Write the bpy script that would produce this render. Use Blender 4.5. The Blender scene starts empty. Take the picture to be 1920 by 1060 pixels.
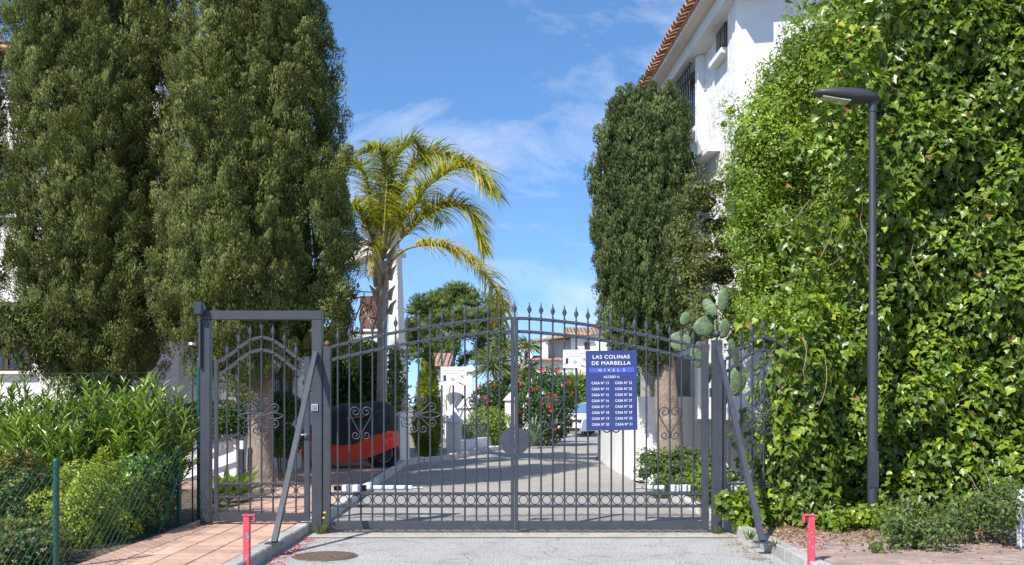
import bpy, math, random
import numpy as np
from mathutils import Vector, Matrix, Euler

# ------------------------------------------------------------------ camera, world, sun, exposure
F, HOR, CAMZ, DG = 1900.0, 760.0, 1.455, 11.5      # focal length (photo px), horizon row, eye height, gate distance
sc = bpy.context.scene
cam_d = bpy.data.cameras.new('camera')
cam_d.sensor_width = 36.0
cam_d.lens = F / 1920 * 36.0
cam_d.shift_y = (HOR - 530) / 1920
cam_d.clip_end = 3000
cam = bpy.data.objects.new('camera', cam_d)
sc.collection.objects.link(cam)
cam.location = (0, -DG, CAMZ)
cam.rotation_euler = (math.radians(90), 0, 0)
sc.camera = cam

SUN = Vector((-0.60, -0.84, 1.03)).normalized()
world = bpy.data.worlds.new('World')
sc.world = world
world.use_nodes = True
wn, wl = world.node_tree.nodes, world.node_tree.links
wn.clear()
sky = wn.new('ShaderNodeTexSky')
skm = wn.new('ShaderNodeMapping')
skm.inputs['Location'].default_value = (0, 0, .13)
sky.sky_type = 'NISHITA'
sky.sun_disc = False
sky.sun_elevation = math.asin(SUN.z)
sky.sun_rotation = math.atan2(SUN.x, SUN.y)
sky.air_density = 1.0
sky.dust_density = 0.15
sky.ozone_density = 3.0
tc = wn.new('ShaderNodeTexCoord')
mp = wn.new('ShaderNodeMapping')
mp.inputs['Scale'].default_value = (1.0, 1.0, 2.6)
mp.inputs['Rotation'].default_value = (0.25, 0.62, 1.1)
wl.new(tc.outputs['Generated'], mp.inputs['Vector'])
wl.new(tc.outputs['Generated'], skm.inputs['Vector'])
wl.new(skm.outputs[0], sky.inputs[0])
cn = wn.new('ShaderNodeTexNoise')
cn.inputs['Scale'].default_value = 3.4
cn.inputs['Detail'].default_value = 9
cn.inputs['Roughness'].default_value = 0.62
cn.inputs['Distortion'].default_value = 0.5
wl.new(mp.outputs[0], cn.inputs['Vector'])
cr = wn.new('ShaderNodeValToRGB')
cr.color_ramp.elements[0].position = 0.49
cr.color_ramp.elements[0].color = (0, 0, 0, 1)
cr.color_ramp.elements[1].position = 0.80
cr.color_ramp.elements[1].color = (0.75, 0.75, 0.75, 1)
wl.new(cn.outputs['Fac'], cr.inputs[0])
mx = wn.new('ShaderNodeMix')
mx.data_type = 'RGBA'
mx.inputs[7].default_value = (5.8, 6.1, 6.6, 1)
wl.new(cr.outputs[0], mx.inputs[0])
hs = wn.new('ShaderNodeHueSaturation')
hs.inputs['Saturation'].default_value = 1.16
hs.inputs['Hue'].default_value = 0.503
hs.inputs['Value'].default_value = 1.18
wl.new(sky.outputs[0], hs.inputs['Color'])
wl.new(hs.outputs[0], mx.inputs[6])
bg = wn.new('ShaderNodeBackground')
bg.inputs[1].default_value = 0.13
wl.new(mx.outputs[2], bg.inputs[0])
wo = wn.new('ShaderNodeOutputWorld')
wl.new(bg.outputs[0], wo.inputs[0])

sun_d = bpy.data.lights.new('sun', 'SUN')
sun_d.energy = 4.7
sun_d.angle = math.radians(0.53)
sun_d.color = (1.0, 0.955, 0.88)
sun = bpy.data.objects.new('sun', sun_d)
sc.collection.objects.link(sun)
sun.location = (-20, -20, 30)
sun.rotation_euler = (-SUN).to_track_quat('-Z', 'Y').to_euler()

sc.view_settings.view_transform = 'Standard'
sc.view_settings.look = 'None'
sc.view_settings.exposure = 0.55
sc.view_settings.gamma = 1.0
sc.render.engine = 'CYCLES'
sc.cycles.max_bounces = 6
sc.cycles.diffuse_bounces = 3
sc.cycles.glossy_bounces = 2
sc.cycles.transmission_bounces = 4
sc.cycles.transparent_max_bounces = 8
sc.cycles.use_denoising = True

# ------------------------------------------------------------------ helpers
rng = np.random.default_rng(11)
random.seed(5)
R = math.radians
PI = math.pi
COL = sc.collection
ORG = {}


def W(px, py, d):
    return Vector(((px - 960) / F * d, d - DG, CAMZ - (py - HOR) / F * d))


def GX(px, d=DG):
    return (px - 960) / F * d


def GZ(py, d=DG):
    return CAMZ - (py - HOR) / F * d


def tag(o, label=None, cat=None, group=None, kind=None):
    if label: o['label'] = label
    if cat: o['category'] = cat
    if group: o['group'] = group
    if kind: o['kind'] = kind
    return o


def thing(name, label, cat, loc=(0, 0, 0), group=None):
    o = bpy.data.objects.new(name, None)
    o.empty_display_size = 0.1
    COL.objects.link(o)
    o.location = loc
    ORG[o] = Vector(loc)
    return tag(o, label, cat, group)


def link(name, me, parent, org, mat=None, rot=None, scale=None):
    """link mesh me whose local origin stands at world point org"""
    o = bpy.data.objects.new(name, me)
    COL.objects.link(o)
    ORG[o] = Vector(org)
    if parent is not None:
        o.parent = parent
        o.location = ORG[o] - ORG[parent]
    else:
        o.location = org
    if rot is not None: o.rotation_euler = rot
    if scale is not None: o.scale = scale
    if mat is not None and not me.materials: me.materials.append(mat)
    return o


class MB:
    def __init__(s):
        s.v, s.f, s.sm = [], [], []

    def add(s, vs, fs, smooth=False):
        n = len(s.v)
        s.v += [tuple(v) for v in vs]
        s.f += [tuple(i + n for i in f) for f in fs]
        s.sm += [smooth] * len(fs)
        return s

    def box(s, x0, x1, y0, y1, z0, z1, b=0.0):
        if b <= 0:
            vs = [(x, y, z) for x in (x0, x1) for y in (y0, y1) for z in (z0, z1)]
            return s.add(vs, [(0, 1, 3, 2), (4, 6, 7, 5), (0, 4, 5, 1), (2, 3, 7, 6), (0, 2, 6, 4), (1, 5, 7, 3)])
        # chamfered box: 24 points
        P, idx = [], {}
        for sx in (0, 1):
            for sy in (0, 1):
                for sz in (0, 1):
                    for ax in range(3):
                        c = [x1 if sx else x0, y1 if sy else y0, z1 if sz else z0]
                        for k, sg in enumerate((sx, sy, sz)):
                            if k != ax: c[k] += -b if sg else b
                        idx[sx, sy, sz, ax] = len(P)
                        P.append(c)
        fs = []
        for ax in range(3):
            o1, o2 = [k for k in range(3) if k != ax]
            for sg in (0, 1):
                q = []
                for a, c in ((0, 0), (1, 0), (1, 1), (0, 1)):
                    t = [0, 0, 0]
                    t[ax], t[o1], t[o2] = sg, a, c
                    q.append(idx[t[0], t[1], t[2], ax])
                fs.append(q)
            for a in (0, 1):
                for c in (0, 1):
                    q = []
                    for sg, axx in ((0, o1), (1, o1), (1, o2), (0, o2)):
                        t = [0, 0, 0]
                        t[ax], t[o1], t[o2] = sg, a, c
                        q.append(idx[t[0], t[1], t[2], axx])
                    fs.append(q)
        for sx in (0, 1):
            for sy in (0, 1):
                for sz in (0, 1):
                    fs.append([idx[sx, sy, sz, k] for k in range(3)])
        return s.add(P, fs)

    def bar(s, p, q, w, h=None, up=(0, 0, 1)):
        p, q = Vector(p), Vector(q)
        h = h or w
        d = (q - p).normalized()
        u = Vector(up)
        if abs(d.dot(u)) > 0.99: u = Vector((0, 1, 0))
        a = d.cross(u).normalized() * w / 2
        b = a.cross(d).normalized() * h / 2
        vs = [p - a - b, p + a - b, p + a + b, p - a + b, q - a - b, q + a - b, q + a + b, q - a + b]
        return s.add(vs, [(0, 3, 2, 1), (4, 5, 6, 7), (0, 1, 5, 4), (1, 2, 6, 5), (2, 3, 7, 6), (3, 0, 4, 7)])

    def tube(s, pts, r, n=8, cap=True, smooth=True):
        pts = [Vector(p) for p in pts]
        m = len(pts)
        rs = r if isinstance(r, (list, tuple)) else [r] * m
        vs, fs = [], []
        pa = None
        for i, p in enumerate(pts):
            d = (pts[min(i + 1, m - 1)] - pts[max(i - 1, 0)])
            d = d.normalized() if d.length > 1e-9 else Vector((0, 0, 1))
            if pa is None:
                pa = d.cross(Vector((0.13, 0.21, 1.0)) if abs(d.z) < 0.9 else Vector((0, 1, 0))).normalized()
            else:
                pa = (pa - d * pa.dot(d)).normalized()
            pb = d.cross(pa)
            for k in range(n):
                t = 2 * PI * k / n
                vs.append(p + (pa * math.cos(t) + pb * math.sin(t)) * rs[i])
        for i in range(m - 1):
            for k in range(n):
                fs.append((i * n + k, i * n + (k + 1) % n, (i + 1) * n + (k + 1) % n, (i + 1) * n + k))
        s.add(vs, fs, smooth)
        if cap:
            s.add(vs[:n], [tuple(range(n - 1, -1, -1))])
            s.add(vs[-n:], [tuple(range(n))])
        return s

    def lathe(s, prof, c=(0, 0, 0), n=16, smooth=True, flat=1.0):
        vs, fs = [], []
        for r, z in prof:
            for k in range(n):
                t = 2 * PI * k / n
                vs.append((c[0] + r * math.cos(t), c[1] + r * math.sin(t) * flat, c[2] + z))
        m = len(prof)
        for i in range(m - 1):
            for k in range(n):
                fs.append((i * n + k, i * n + (k + 1) % n, (i + 1) * n + (k + 1) % n, (i + 1) * n + k))
        s.add(vs, fs, smooth)
        s.add(vs[:n], [tuple(range(n - 1, -1, -1))])
        s.add(vs[-n:], [tuple(range(n))])
        return s

    def ball(s, c, r, n=8, m=6, sc=(1, 1, 1)):
        prof = []
        vs, fs = [], []
        for i in range(m + 1):
            a = -PI / 2 + PI * i / m
            for k in range(n):
                t = 2 * PI * k / n
                rr = max(math.cos(a), 0.001)
                vs.append((c[0] + r * rr * math.cos(t) * sc[0], c[1] + r * rr * math.sin(t) * sc[1], c[2] + r * math.sin(a) * sc[2]))
        for i in range(m):
            for k in range(n):
                fs.append((i * n + k, i * n + (k + 1) % n, (i + 1) * n + (k + 1) % n, (i + 1) * n + k))
        return s.add(vs, fs, True)

    def prism(s, poly, axis, a, b):
        """extrude polygon (2-D points) along axis 'x','y','z' from a to b"""
        def P(u, v, w):
            return {'x': (w, u, v), 'y': (u, w, v), 'z': (u, v, w)}[axis]
        n = len(poly)
        vs = [P(u, v, a) for u, v in poly] + [P(u, v, b) for u, v in poly]
        fs = [tuple(range(n - 1, -1, -1)), tuple(range(n, 2 * n))]
        fs += [(i, (i + 1) % n, n + (i + 1) % n, n + i) for i in range(n)]
        return s.add(vs, fs)

    def build(s, name, mat, parent=None, org=None, **tags):
        v = np.array(s.v, dtype=float)
        if org is None:
            lo, hi = v.min(0), v.max(0)
            org = ((lo[0] + hi[0]) / 2, (lo[1] + hi[1]) / 2, lo[2])
        me = bpy.data.meshes.new(name)
        me.from_pydata((v - np.array(org)).tolist(), [], s.f)
        me.polygons.foreach_set('use_smooth', s.sm)
        bm_fix(me)
        me.materials.append(mat)
        o = link(name, me, parent, org)
        if tags: tag(o, **tags)
        return o


import bmesh


def bm_fix(me):
    bm = bmesh.new()
    bm.from_mesh(me)
    bmesh.ops.recalc_face_normals(bm, faces=bm.faces)
    bm.to_mesh(me)
    bm.free()


def share(src, name, parent, org, rot=None, scale=None):
    return link(name, src.data, parent, org, None, rot, scale)


def nrm(a):
    return a / (np.linalg.norm(a, axis=1, keepdims=True) + 1e-9)


# ---- soup of leaves -------------------------------------------------
TRI = {}
TRI['diamond'] = (np.array([(0, 0, 0), (.45, .5, .10), (1, 0, 0), (.45, -.5, .10)]), np.array([(0, 3, 2), (0, 2, 1)]))
TRI['spray'] = (np.array([(0, -.3, 0), (1, -.15, 0), (.8, .5, .05), (0, .3, 0)]), np.array([(0, 1, 2), (0, 2, 3)]))
TRI['oval'] = (np.array([(0, 0, 0), (.3, .45, .08), (.7, .42, .08), (1, 0, -.05), (.7, -.42, .08), (.3, -.45, .08)]),
               np.array([(0, 3, 2), (0, 2, 1), (0, 4, 3), (0, 5, 4)]))
TRI['ivy'] = (np.array([(.35, 0, -.07), (0, 0, 0), (-.14, .34, .02), (.22, .52, .05), (.46, .27, .0), (1, 0, -.10),
                        (.46, -.27, .0), (.22, -.52, .05), (-.14, -.34, .02)]),
              np.array([(0, 2, 1), (0, 3, 2), (0, 4, 3), (0, 5, 4), (0, 6, 5), (0, 7, 6), (0, 8, 7), (0, 1, 8)]))
TRI['lance'] = (np.array([(0, 0, 0), (.3, .42, .07), (.65, .40, .05), (1, 0, -.10), (.65, -.40, .05), (.3, -.42, .07), (.5, 0, -.02)]),
                np.array([(6, 1, 0), (6, 2, 1), (6, 3, 2), (6, 4, 3), (6, 5, 4), (6, 0, 5)]))
TRI['blade'] = (np.array([(0, -.5, 0), (0, .5, 0), (.4, .42, .10), (.4, -.42, .10), (.75, .28, .08), (.75, -.28, .08), (1, 0, -.02)]),
                np.array([(0, 1, 2), (0, 2, 3), (3, 2, 4), (3, 4, 5), (5, 4, 6)]))
ico_me = None


def ico():
    global ico_me
    if ico_me is None:
        bm = bmesh.new()
        bmesh.ops.create_icosphere(bm, subdivisions=2, radius=1)
        v = np.array([x.co[:] for x in bm.verts])
        f = np.array([[q.index for q in p.verts] for p in bm.faces])
        bm.free()
        ico_me = (v, f)
    return ico_me


class Soup:
    def __init__(s):
        s.v, s.f, s.r, s.n, s.sm = [], [], [], 0, []

    def raw(s, v, f, r, smooth=False):
        s.v.append(v)
        s.f.append(f + s.n)
        s.r.append(r)
        s.sm.append(np.full(len(f), smooth))
        s.n += len(v)

    def leaves(s, C, D, N, L, Wd, kind, r=None):
        T, fc = TRI[kind]
        n, k = len(C), len(T)
        D = nrm(D)
        B = nrm(np.cross(N, D))
        N = np.cross(D, B)
        L = np.broadcast_to(L, (n,))[:, None, None]
        Wd = np.broadcast_to(Wd, (n,))[:, None, None]
        t = T[None]
        v = C[:, None] + D[:, None] * t[..., 0:1] * L + B[:, None] * t[..., 1:2] * Wd + N[:, None] * t[..., 2:3] * L
        f = (fc[None] + (np.arange(n) * k)[:, None, None]).reshape(-1, 3)
        if r is None: r = rng.random(n)
        s.raw(v.reshape(-1, 3), f, np.repeat(r, k))

    def build(s, name, mat, parent=None, org=None, kind=None):
        v = np.concatenate(s.v)
        f = np.concatenate(s.f)
        r = np.concatenate(s.r)
        if org is None:
            lo, hi = v.min(0), v.max(0)
            org = ((lo[0] + hi[0]) / 2, (lo[1] + hi[1]) / 2, lo[2])
        v = v - np.array(org)
        me = bpy.data.meshes.new(name)
        me.vertices.add(len(v))
        me.vertices.foreach_set('co', v.astype(np.float32).ravel())
        me.loops.add(f.size)
        me.loops.foreach_set('vertex_index', f.astype(np.int32).ravel())
        me.polygons.add(len(f))
        me.polygons.foreach_set('loop_start', (np.arange(len(f)) * 3).astype(np.int32))
        me.polygons.foreach_set('use_smooth', np.concatenate(s.sm))
        me.update(calc_edges=True)
        a = me.attributes.new('rnd', 'FLOAT', 'POINT')
        a.data.foreach_set('value', r.astype(np.float32))
        me.materials.append(mat)
        o = link(name, me, parent, org)
        if kind: o['kind'] = kind
        return o


def lump(p, f=1.0, seed=0.0):
    """cheap smooth noise about -1..1 for an n x 3 array"""
    x, y, z = p[:, 0] * f + seed, p[:, 1] * f + seed * 1.7, p[:, 2] * f - seed * .6
    return (np.sin(1.9 * x + 1.3 * np.sin(1.1 * z + y)) * np.cos(1.7 * z + np.sin(1.4 * y)) + np.sin(2.3 * y + x * .7 + 1.1 * z) * .6
            + np.sin(4.1 * x - 3.3 * z + 2 * np.sin(y * 2)) * .35) / 1.6


def rdir(n):
    return nrm(rng.normal(size=(n, 3)))


# ------------------------------------------------------------------ materials
def nt(name):
    m = bpy.data.materials.new(name)
    m.use_nodes = True
    n, l = m.node_tree.nodes, m.node_tree.links
    return m, n, l, n['Principled BSDF']


def pmat(name, col, rough=.6, metal=0.0, var=.15, scale=4.0, bump=0.0, bscale=40.0, col2=None, spot=.62, spotw=.12, objvar=0.0, spec=.5,
         sscale=None, obj=False):
    """procedural paint, plaster or stone: base colour with soft variation, an optional second colour in patches, fine relief"""
    m, n, l, b = nt(name)
    b.inputs['Roughness'].default_value = rough
    b.inputs['Metallic'].default_value = metal
    b.inputs['Specular IOR Level'].default_value = spec
    if obj:
        g = n.new('ShaderNodeTexCoord')
        pos = g.outputs['Object']
    else:
        g = n.new('ShaderNodeNewGeometry')
        pos = g.outputs['Position']
    t = n.new('ShaderNodeTexNoise')
    t.inputs['Scale'].default_value = scale
    t.inputs['Detail'].default_value = 6
    t.inputs['Roughness'].default_value = .6
    l.new(pos, t.inputs['Vector'])
    mr = n.new('ShaderNodeMapRange')
    mr.inputs[1].default_value, mr.inputs[2].default_value = .3, .7
    mr.inputs[3].default_value, mr.inputs[4].default_value = 1 - var, 1 + var
    l.new(t.outputs['Fac'], mr.inputs[0])
    val = mr.outputs[0]
    if objvar:
        oi = n.new('ShaderNodeObjectInfo')
        m2 = n.new('ShaderNodeMapRange')
        m2.inputs[3].default_value, m2.inputs[4].default_value = 1 - objvar, 1 + objvar
        l.new(oi.outputs['Random'], m2.inputs[0])
        mm = n.new('ShaderNodeMath')
        mm.operation = 'MULTIPLY'
        l.new(val, mm.inputs[0])
        l.new(m2.outputs[0], mm.inputs[1])
        val = mm.outputs[0]
    base = None
    if col2 is not None:
        t2 = n.new('ShaderNodeTexNoise')
        t2.inputs['Scale'].default_value = sscale or scale * 2.3
        t2.inputs['Detail'].default_value = 8
        t2.inputs['Roughness'].default_value = .68
        l.new(pos, t2.inputs['Vector'])
        m3 = n.new('ShaderNodeMapRange')
        m3.inputs[1].default_value, m3.inputs[2].default_value = spot, spot + spotw
        l.new(t2.outputs['Fac'], m3.inputs[0])
        mix = n.new('ShaderNodeMix')
        mix.data_type = 'RGBA'
        mix.inputs[6].default_value = (*col, 1)
        mix.inputs[7].default_value = (*col2, 1)
        l.new(m3.outputs[0], mix.inputs[0])
        base = mix.outputs[2]
    mul = n.new('ShaderNodeMix')
    mul.data_type = 'RGBA'
    mul.blend_type = 'MULTIPLY'
    mul.inputs[0].default_value = 1
    if base is not None:
        l.new(base, mul.inputs[6])
    else:
        mul.inputs[6].default_value = (*col, 1)
    l.new(val, mul.inputs[7])
    l.new(mul.outputs[2], b.inputs['Base Color'])
    if bump:
        t3 = n.new('ShaderNodeTexNoise')
        t3.inputs['Scale'].default_value = bscale
        t3.inputs['Detail'].default_value = 5
        l.new(pos, t3.inputs['Vector'])
        bp = n.new('ShaderNodeBump')
        bp.inputs['Strength'].default_value = min(bump, 1)
        bp.inputs['Distance'].default_value = .02 * max(bump, .3)
        l.new(t3.outputs['Fac'], bp.inputs['Height'])
        l.new(bp.outputs[0], b.inputs['Normal'])
    return m


def leafmat(name, cols, rough=.45, trans=.25, var=.25, vscale=1.5, spec=.4, tcol=None):
    """leaf colours spread over the per-leaf random value, slow drift over the plant, light passing through the blade"""
    m, n, l, b = nt(name)
    b.inputs['Roughness'].default_value = rough
    b.inputs['Specular IOR Level'].default_value = spec
    a = n.new('ShaderNodeAttribute')
    a.attribute_name = 'rnd'
    rp = n.new('ShaderNodeValToRGB')
    e = rp.color_ramp.elements
    k = len(cols)
    for i, c in enumerate(cols):
        pos, col = (c[0], c[1]) if len(c) == 2 else (i / max(k - 1, 1), c)
        if i < 2:
            e[i].position = pos
            e[i].color = (*col, 1)
        else:
            q = e.new(pos)
            q.color = (*col, 1)
    l.new(a.outputs['Fac'], rp.inputs[0])
    g = n.new('ShaderNodeNewGeometry')
    t = n.new('ShaderNodeTexNoise')
    t.inputs['Scale'].default_value = vscale
    t.inputs['Detail'].default_value = 3
    l.new(g.outputs['Position'], t.inputs['Vector'])
    mr = n.new('ShaderNodeMapRange')
    mr.inputs[1].default_value, mr.inputs[2].default_value = .32, .68
    mr.inputs[3].default_value, mr.inputs[4].default_value = 1 - var, 1 + var
    l.new(t.outputs['Fac'], mr.inputs[0])
    mul = n.new('ShaderNodeMix')
    mul.data_type = 'RGBA'
    mul.blend_type = 'MULTIPLY'
    mul.inputs[0].default_value = 1
    l.new(rp.outputs[0], mul.inputs[6])
    l.new(mr.outputs[0], mul.inputs[7])
    l.new(mul.outputs[2], b.inputs['Base Color'])
    if trans:
        tr = n.new('ShaderNodeBsdfTranslucent')
        ml = n.new('ShaderNodeMix')
        ml.data_type = 'RGBA'
        ml.blend_type = 'MULTIPLY'
        ml.inputs[0].default_value = 1
        ml.inputs[7].default_value = (*(tcol or (1.5, 1.5, .6)), 1)
        l.new(mul.outputs[2], ml.inputs[6])
        l.new(ml.outputs[2], tr.inputs[0])
        ms = n.new('ShaderNodeMixShader')
        ms.inputs[0].default_value = trans
        l.new(b.outputs[0], ms.inputs[1])
        l.new(tr.outputs[0], ms.inputs[2])
        l.new(ms.outputs[0], n['Material Output'].inputs[0])
    return m


M = {}
M['metal'] = pmat('painted_iron', (.040, .045, .057), .42, .0, .12, 9, .25, 60, col2=(.070, .078, .092), spot=.60, objvar=.08)
M['metal2'] = pmat('painted_iron_worn', (.052, .058, .072), .4, .0, .15, 9, .25, 60, col2=(.17, .18, .20), spot=.66, spotw=.05)
M['metalworn'] = pmat('painted_iron_rust_spots', (.043, .048, .060), .45, .0, .15, 7, .3, 60, col2=(.13, .070, .042), spot=.665, spotw=.04, sscale=13)
M['rust'] = pmat('rusty_iron', (.16, .085, .05), .75, .2, .3, 30, .4, 80, col2=(.07, .05, .045))
M['lamp'] = pmat('lamp_paint', (.042, .045, .055), .45, .1, .08, 6, .1, 90)
M['steel'] = pmat('aluminium', (.62, .64, .67), .35, .6, .06, 20)
M['white_pl'] = pmat('white_plastic', (.72, .73, .75), .4, 0, .05, 8)
M['black'] = pmat('black_rubber', (.018, .018, .02), .6, 0, .2, 20)
M['stucco'] = pmat('white_stucco', (.80, .79, .77), .85, 0, .05, 1.2, 2.6, 4.2, col2=(.60, .57, .53), spot=.64, spotw=.12, sscale=3.2)
M['stucco2'] = pmat('white_stucco_smooth', (.78, .77, .75), .85, 0, .05, 1.0, .35, 14, col2=(.60, .58, .54), spot=.68, spotw=.14, sscale=2.0)
M['dirtywall'] = pmat('stained_white_wall', (.76, .74, .71), .9, 0, .07, 1.3, .5, 10, col2=(.30, .27, .24), spot=.68, spotw=.08, sscale=8)
M['cream'] = pmat('cream_render', (.66, .60, .54), .85, 0, .06, 1.0, .2, 10)
M['terra'] = pmat('roof_tile_clay', (.42, .22, .13), .85, 0, .25, 9, .5, 30, col2=(.55, .42, .32), spot=.55, objvar=.22)
def roof_mat():
    m, n, l, b = nt('ribbed_clay_roof')
    b.inputs['Roughness'].default_value = .9
    g = n.new('ShaderNodeNewGeometry')
    w = n.new('ShaderNodeTexWave')
    w.bands_direction = 'X'
    w.inputs['Scale'].default_value = 1.45
    w.inputs['Distortion'].default_value = .25
    l.new(g.outputs['Position'], w.inputs['Vector'])
    t = n.new('ShaderNodeTexNoise')
    t.inputs['Scale'].default_value, t.inputs['Detail'].default_value = 5, 6
    l.new(g.outputs['Position'], t.inputs['Vector'])
    r = n.new('ShaderNodeValToRGB')
    r.color_ramp.elements[0].color = (.24, .12, .075, 1)
    r.color_ramp.elements[0].position = .3
    r.color_ramp.elements[1].color = (.52, .36, .25, 1)
    r.color_ramp.elements[1].position = .7
    l.new(t.outputs['Fac'], r.inputs[0])
    l.new(r.outputs[0], b.inputs['Base Color'])
    bp = n.new('ShaderNodeBump')
    bp.inputs['Strength'].default_value = 1
    bp.inputs['Distance'].default_value = .12
    l.new(w.outputs['Fac'], bp.inputs['Height'])
    l.new(bp.outputs[0], b.inputs['Normal'])
    return m


M['roof'] = roof_mat()
M['wood'] = pmat('brown_wood', (.10, .045, .03), .5, 0, .25, 12, .3, 40)
M['pergola'] = pmat('pergola_wood', (.45, .28, .15), .7, 0, .2, 6)
M['glass'] = pmat('window_glass', (.02, .025, .03), .05, 0, .1, 2, spec=.8)
M['bark'] = pmat('cypress_bark', (.26, .20, .155), .95, 0, .30, 6, 1.0, 22, col2=(.13, .10, .08), spot=.55, sscale=14)
M['barkdark'] = pmat('dark_bark', (.10, .075, .055), .95, 0, .3, 9, .8, 30)
M['palmbark'] = pmat('palm_bark', (.40, .34, .28), .95, 0, .25, 8, 1.0, 25, col2=(.18, .14, .11), spot=.55)
M['palmdry'] = pmat('palm_boot', (.40, .31, .21), .9, 0, .3, 12, .6, 30)
M['soil'] = pmat('garden_soil', (.11, .08, .055), 1.0, 0, .35, 6, 1.0, 25, col2=(.20, .15, .10), spot=.52)
M['ground'] = pmat('dry_ground', (.20, .18, .13), 1.0, 0, .3, .4, .5, 8)
M['kerb'] = pmat('concrete_kerb', (.40, .385, .355), .9, 0, .18, 5, .6, 45, col2=(.22, .21, .19), spot=.60, objvar=.10, sscale=11)
M['kerbwhite'] = pmat('worn_white_kerb', (.58, .56, .53), .9, 0, .18, 5, .6, 45, col2=(.27, .25, .22), spot=.58, objvar=.10, sscale=9)
M['tile'] = pmat('terracotta_tile', (.53, .325, .235), .8, 0, .16, 5, .3, 60, col2=(.58, .42, .33), spot=.52, objvar=.13, sscale=14)
M['grout'] = pmat('tile_grout', (.46, .36, .29), .95, 0, .2, 7, .4, 70)
M['paver'] = pmat('red_paver', (.35, .245, .205), .9, 0, .2, 4, .5, 60, col2=(.42, .36, .30), spot=.54, objvar=.12, sscale=15)
M['pavsand'] = pmat('paver_sand', (.33, .25, .20), 1.0, 0, .2, 8, .5, 60)
M['redpaint'] = pmat('faded_red_paint', (.60, .060, .085), .6, 0, .22, 9, .4, 50, col2=(.22, .26, .28), spot=.565, spotw=.04, sscale=13)
M['blue'] = pmat('blue_sign', (.026, .044, .165), .45, 0, .03, 3)
M['blue2'] = pmat('blue_band', (.06, .10, .42), .45, 0, .03, 3)
M['ink_w'] = pmat('white_lettering', (.85, .85, .85), .5, 0, .01, 3)
M['ink_k'] = pmat('black_lettering', (.03, .03, .035), .5, 0, .01, 3)
M['ink_r'] = pmat('red_print', (.40, .05, .12), .5, 0, .01, 3)
M['coverblack'] = pmat('black_cover_cloth', (.012, .013, .017), .55, 0, .2, 5, .4, 12)
M['coverred'] = pmat('red_cover_cloth', (.88, .060, .014), .5, 0, .08, 5, .4, 12)
M['orange'] = pmat('orange_strap', (.55, .16, .06), .6, 0, .05, 5)
M['greenpost'] = pmat('green_coated_steel', (.010, .072, .056), .4, 0, .15, 9)
M['greenwire'] = pmat('green_coated_wire', (.012, .078, .060), .65, 0, .12, 9)
M['carwhite'] = pmat('white_car_paint', (.78, .79, .80), .15, 0, .02, 2, spec=.7)
M['lens'] = pmat('head_lamp_lens', (.05, .05, .06), .08, 0, .1, 9, spec=.8)
M['ledglass'] = pmat('led_lens', (.30, .32, .22), .12, 0, .25, 14, spec=.8)
M['cactus'] = pmat('cactus_pad', (.095, .165, .075), .6, 0, .25, 9, .8, 45, col2=(.22, .26, .14), spot=.5, objvar=.12)
M['cactusold'] = pmat('old_cactus_stem', (.30, .24, .16), .9, 0, .2, 9, .6, 30)
M['manhole'] = pmat('rusty_cover_iron', (.17, .115, .085), .8, .3, .3, 25, .6, 60, col2=(.40, .36, .32), spot=.60)
M['litter'] = pmat('dry_leaf', (.26, .16, .09), .9, 0, .4, 30)
M['rattan'] = pmat('woven_brown_panel', (.14, .055, .03), .7, 0, .2, 30, .6, 60)
M['twig'] = pmat('bare_twig', (.30, .22, .15), .9, 0, .25, 12)

M['cyp'] = leafmat('cypress_foliage', [(0, (.042, .062, .016)), (.5, (.128, .158, .042)), (.85, (.235, .255, .078)), (1, (.28, .28, .11))], .75, .12, .22, 1.6, .12)
M['cyp2'] = leafmat('clipped_cypress_foliage', [(0, (.046, .074, .026)), (.6, (.105, .145, .048)), (1, (.20, .24, .09))], .75, .12, .25, 1.8, .12)
M['thuja'] = leafmat('golden_thuja_foliage', [(0, (.075, .12, .008)), (.5, (.20, .26, .012)), (1, (.34, .38, .03))], .5, .2, .25, 2.0, .3)
M['ivy'] = leafmat('ivy_leaf', [(0, (.045, .088, .012)), (.4, (.095, .168, .016)), (.75, (.19, .28, .022)), (.95, (.33, .40, .035)), (.985, (.34, .33, .03)), (1, (.30, .15, .05))], .36, .28, .26, 1.6, .5)
M['fine'] = leafmat('privet_leaf', [(0, (.080, .145, .016)), (.5, (.18, .275, .024)), (1, (.35, .44, .055))], .38, .30, .25, 1.5, .45)
M['olive'] = leafmat('olive_shrub_leaf', [(0, (.05, .075, .02)), (.6, (.11, .14, .03)), (.9, (.26, .25, .04)), (1, (.36, .30, .05))], .45, .22, .3, 2.2, .4)
M['oleander'] = leafmat('oleander_leaf', [(0, (.055, .12, .018)), (.5, (.125, .22, .028)), (.85, (.24, .34, .042)), (1, (.40, .50, .08))], .30, .25, .2, 2.0, .55)
M['yellow'] = leafmat('yellow_green_leaf', [(0, (.125, .19, .010)), (.5, (.285, .35, .018)), (1, (.48, .52, .05))], .38, .28, .22, 3.0, .45)
M['photinia'] = leafmat('red_tipped_leaf', [(0, (.06, .11, .02)), (.45, (.14, .19, .03)), (.62, (.24, .14, .05)), (1, (.36, .06, .05))], .38, .25, .25, 3.0, .45)
M['dense'] = leafmat('dark_clipped_leaf', [(0, (.020, .055, .008)), (.6, (.045, .105, .012)), (1, (.085, .17, .025))], .4, .2, .25, 3.0, .4)
M['pine'] = leafmat('pine_foliage', [(0, (.07, .11, .03)), (.6, (.15, .20, .045)), (1, (.25, .29, .075))], .6, .15, .3, .8, .25)
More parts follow.
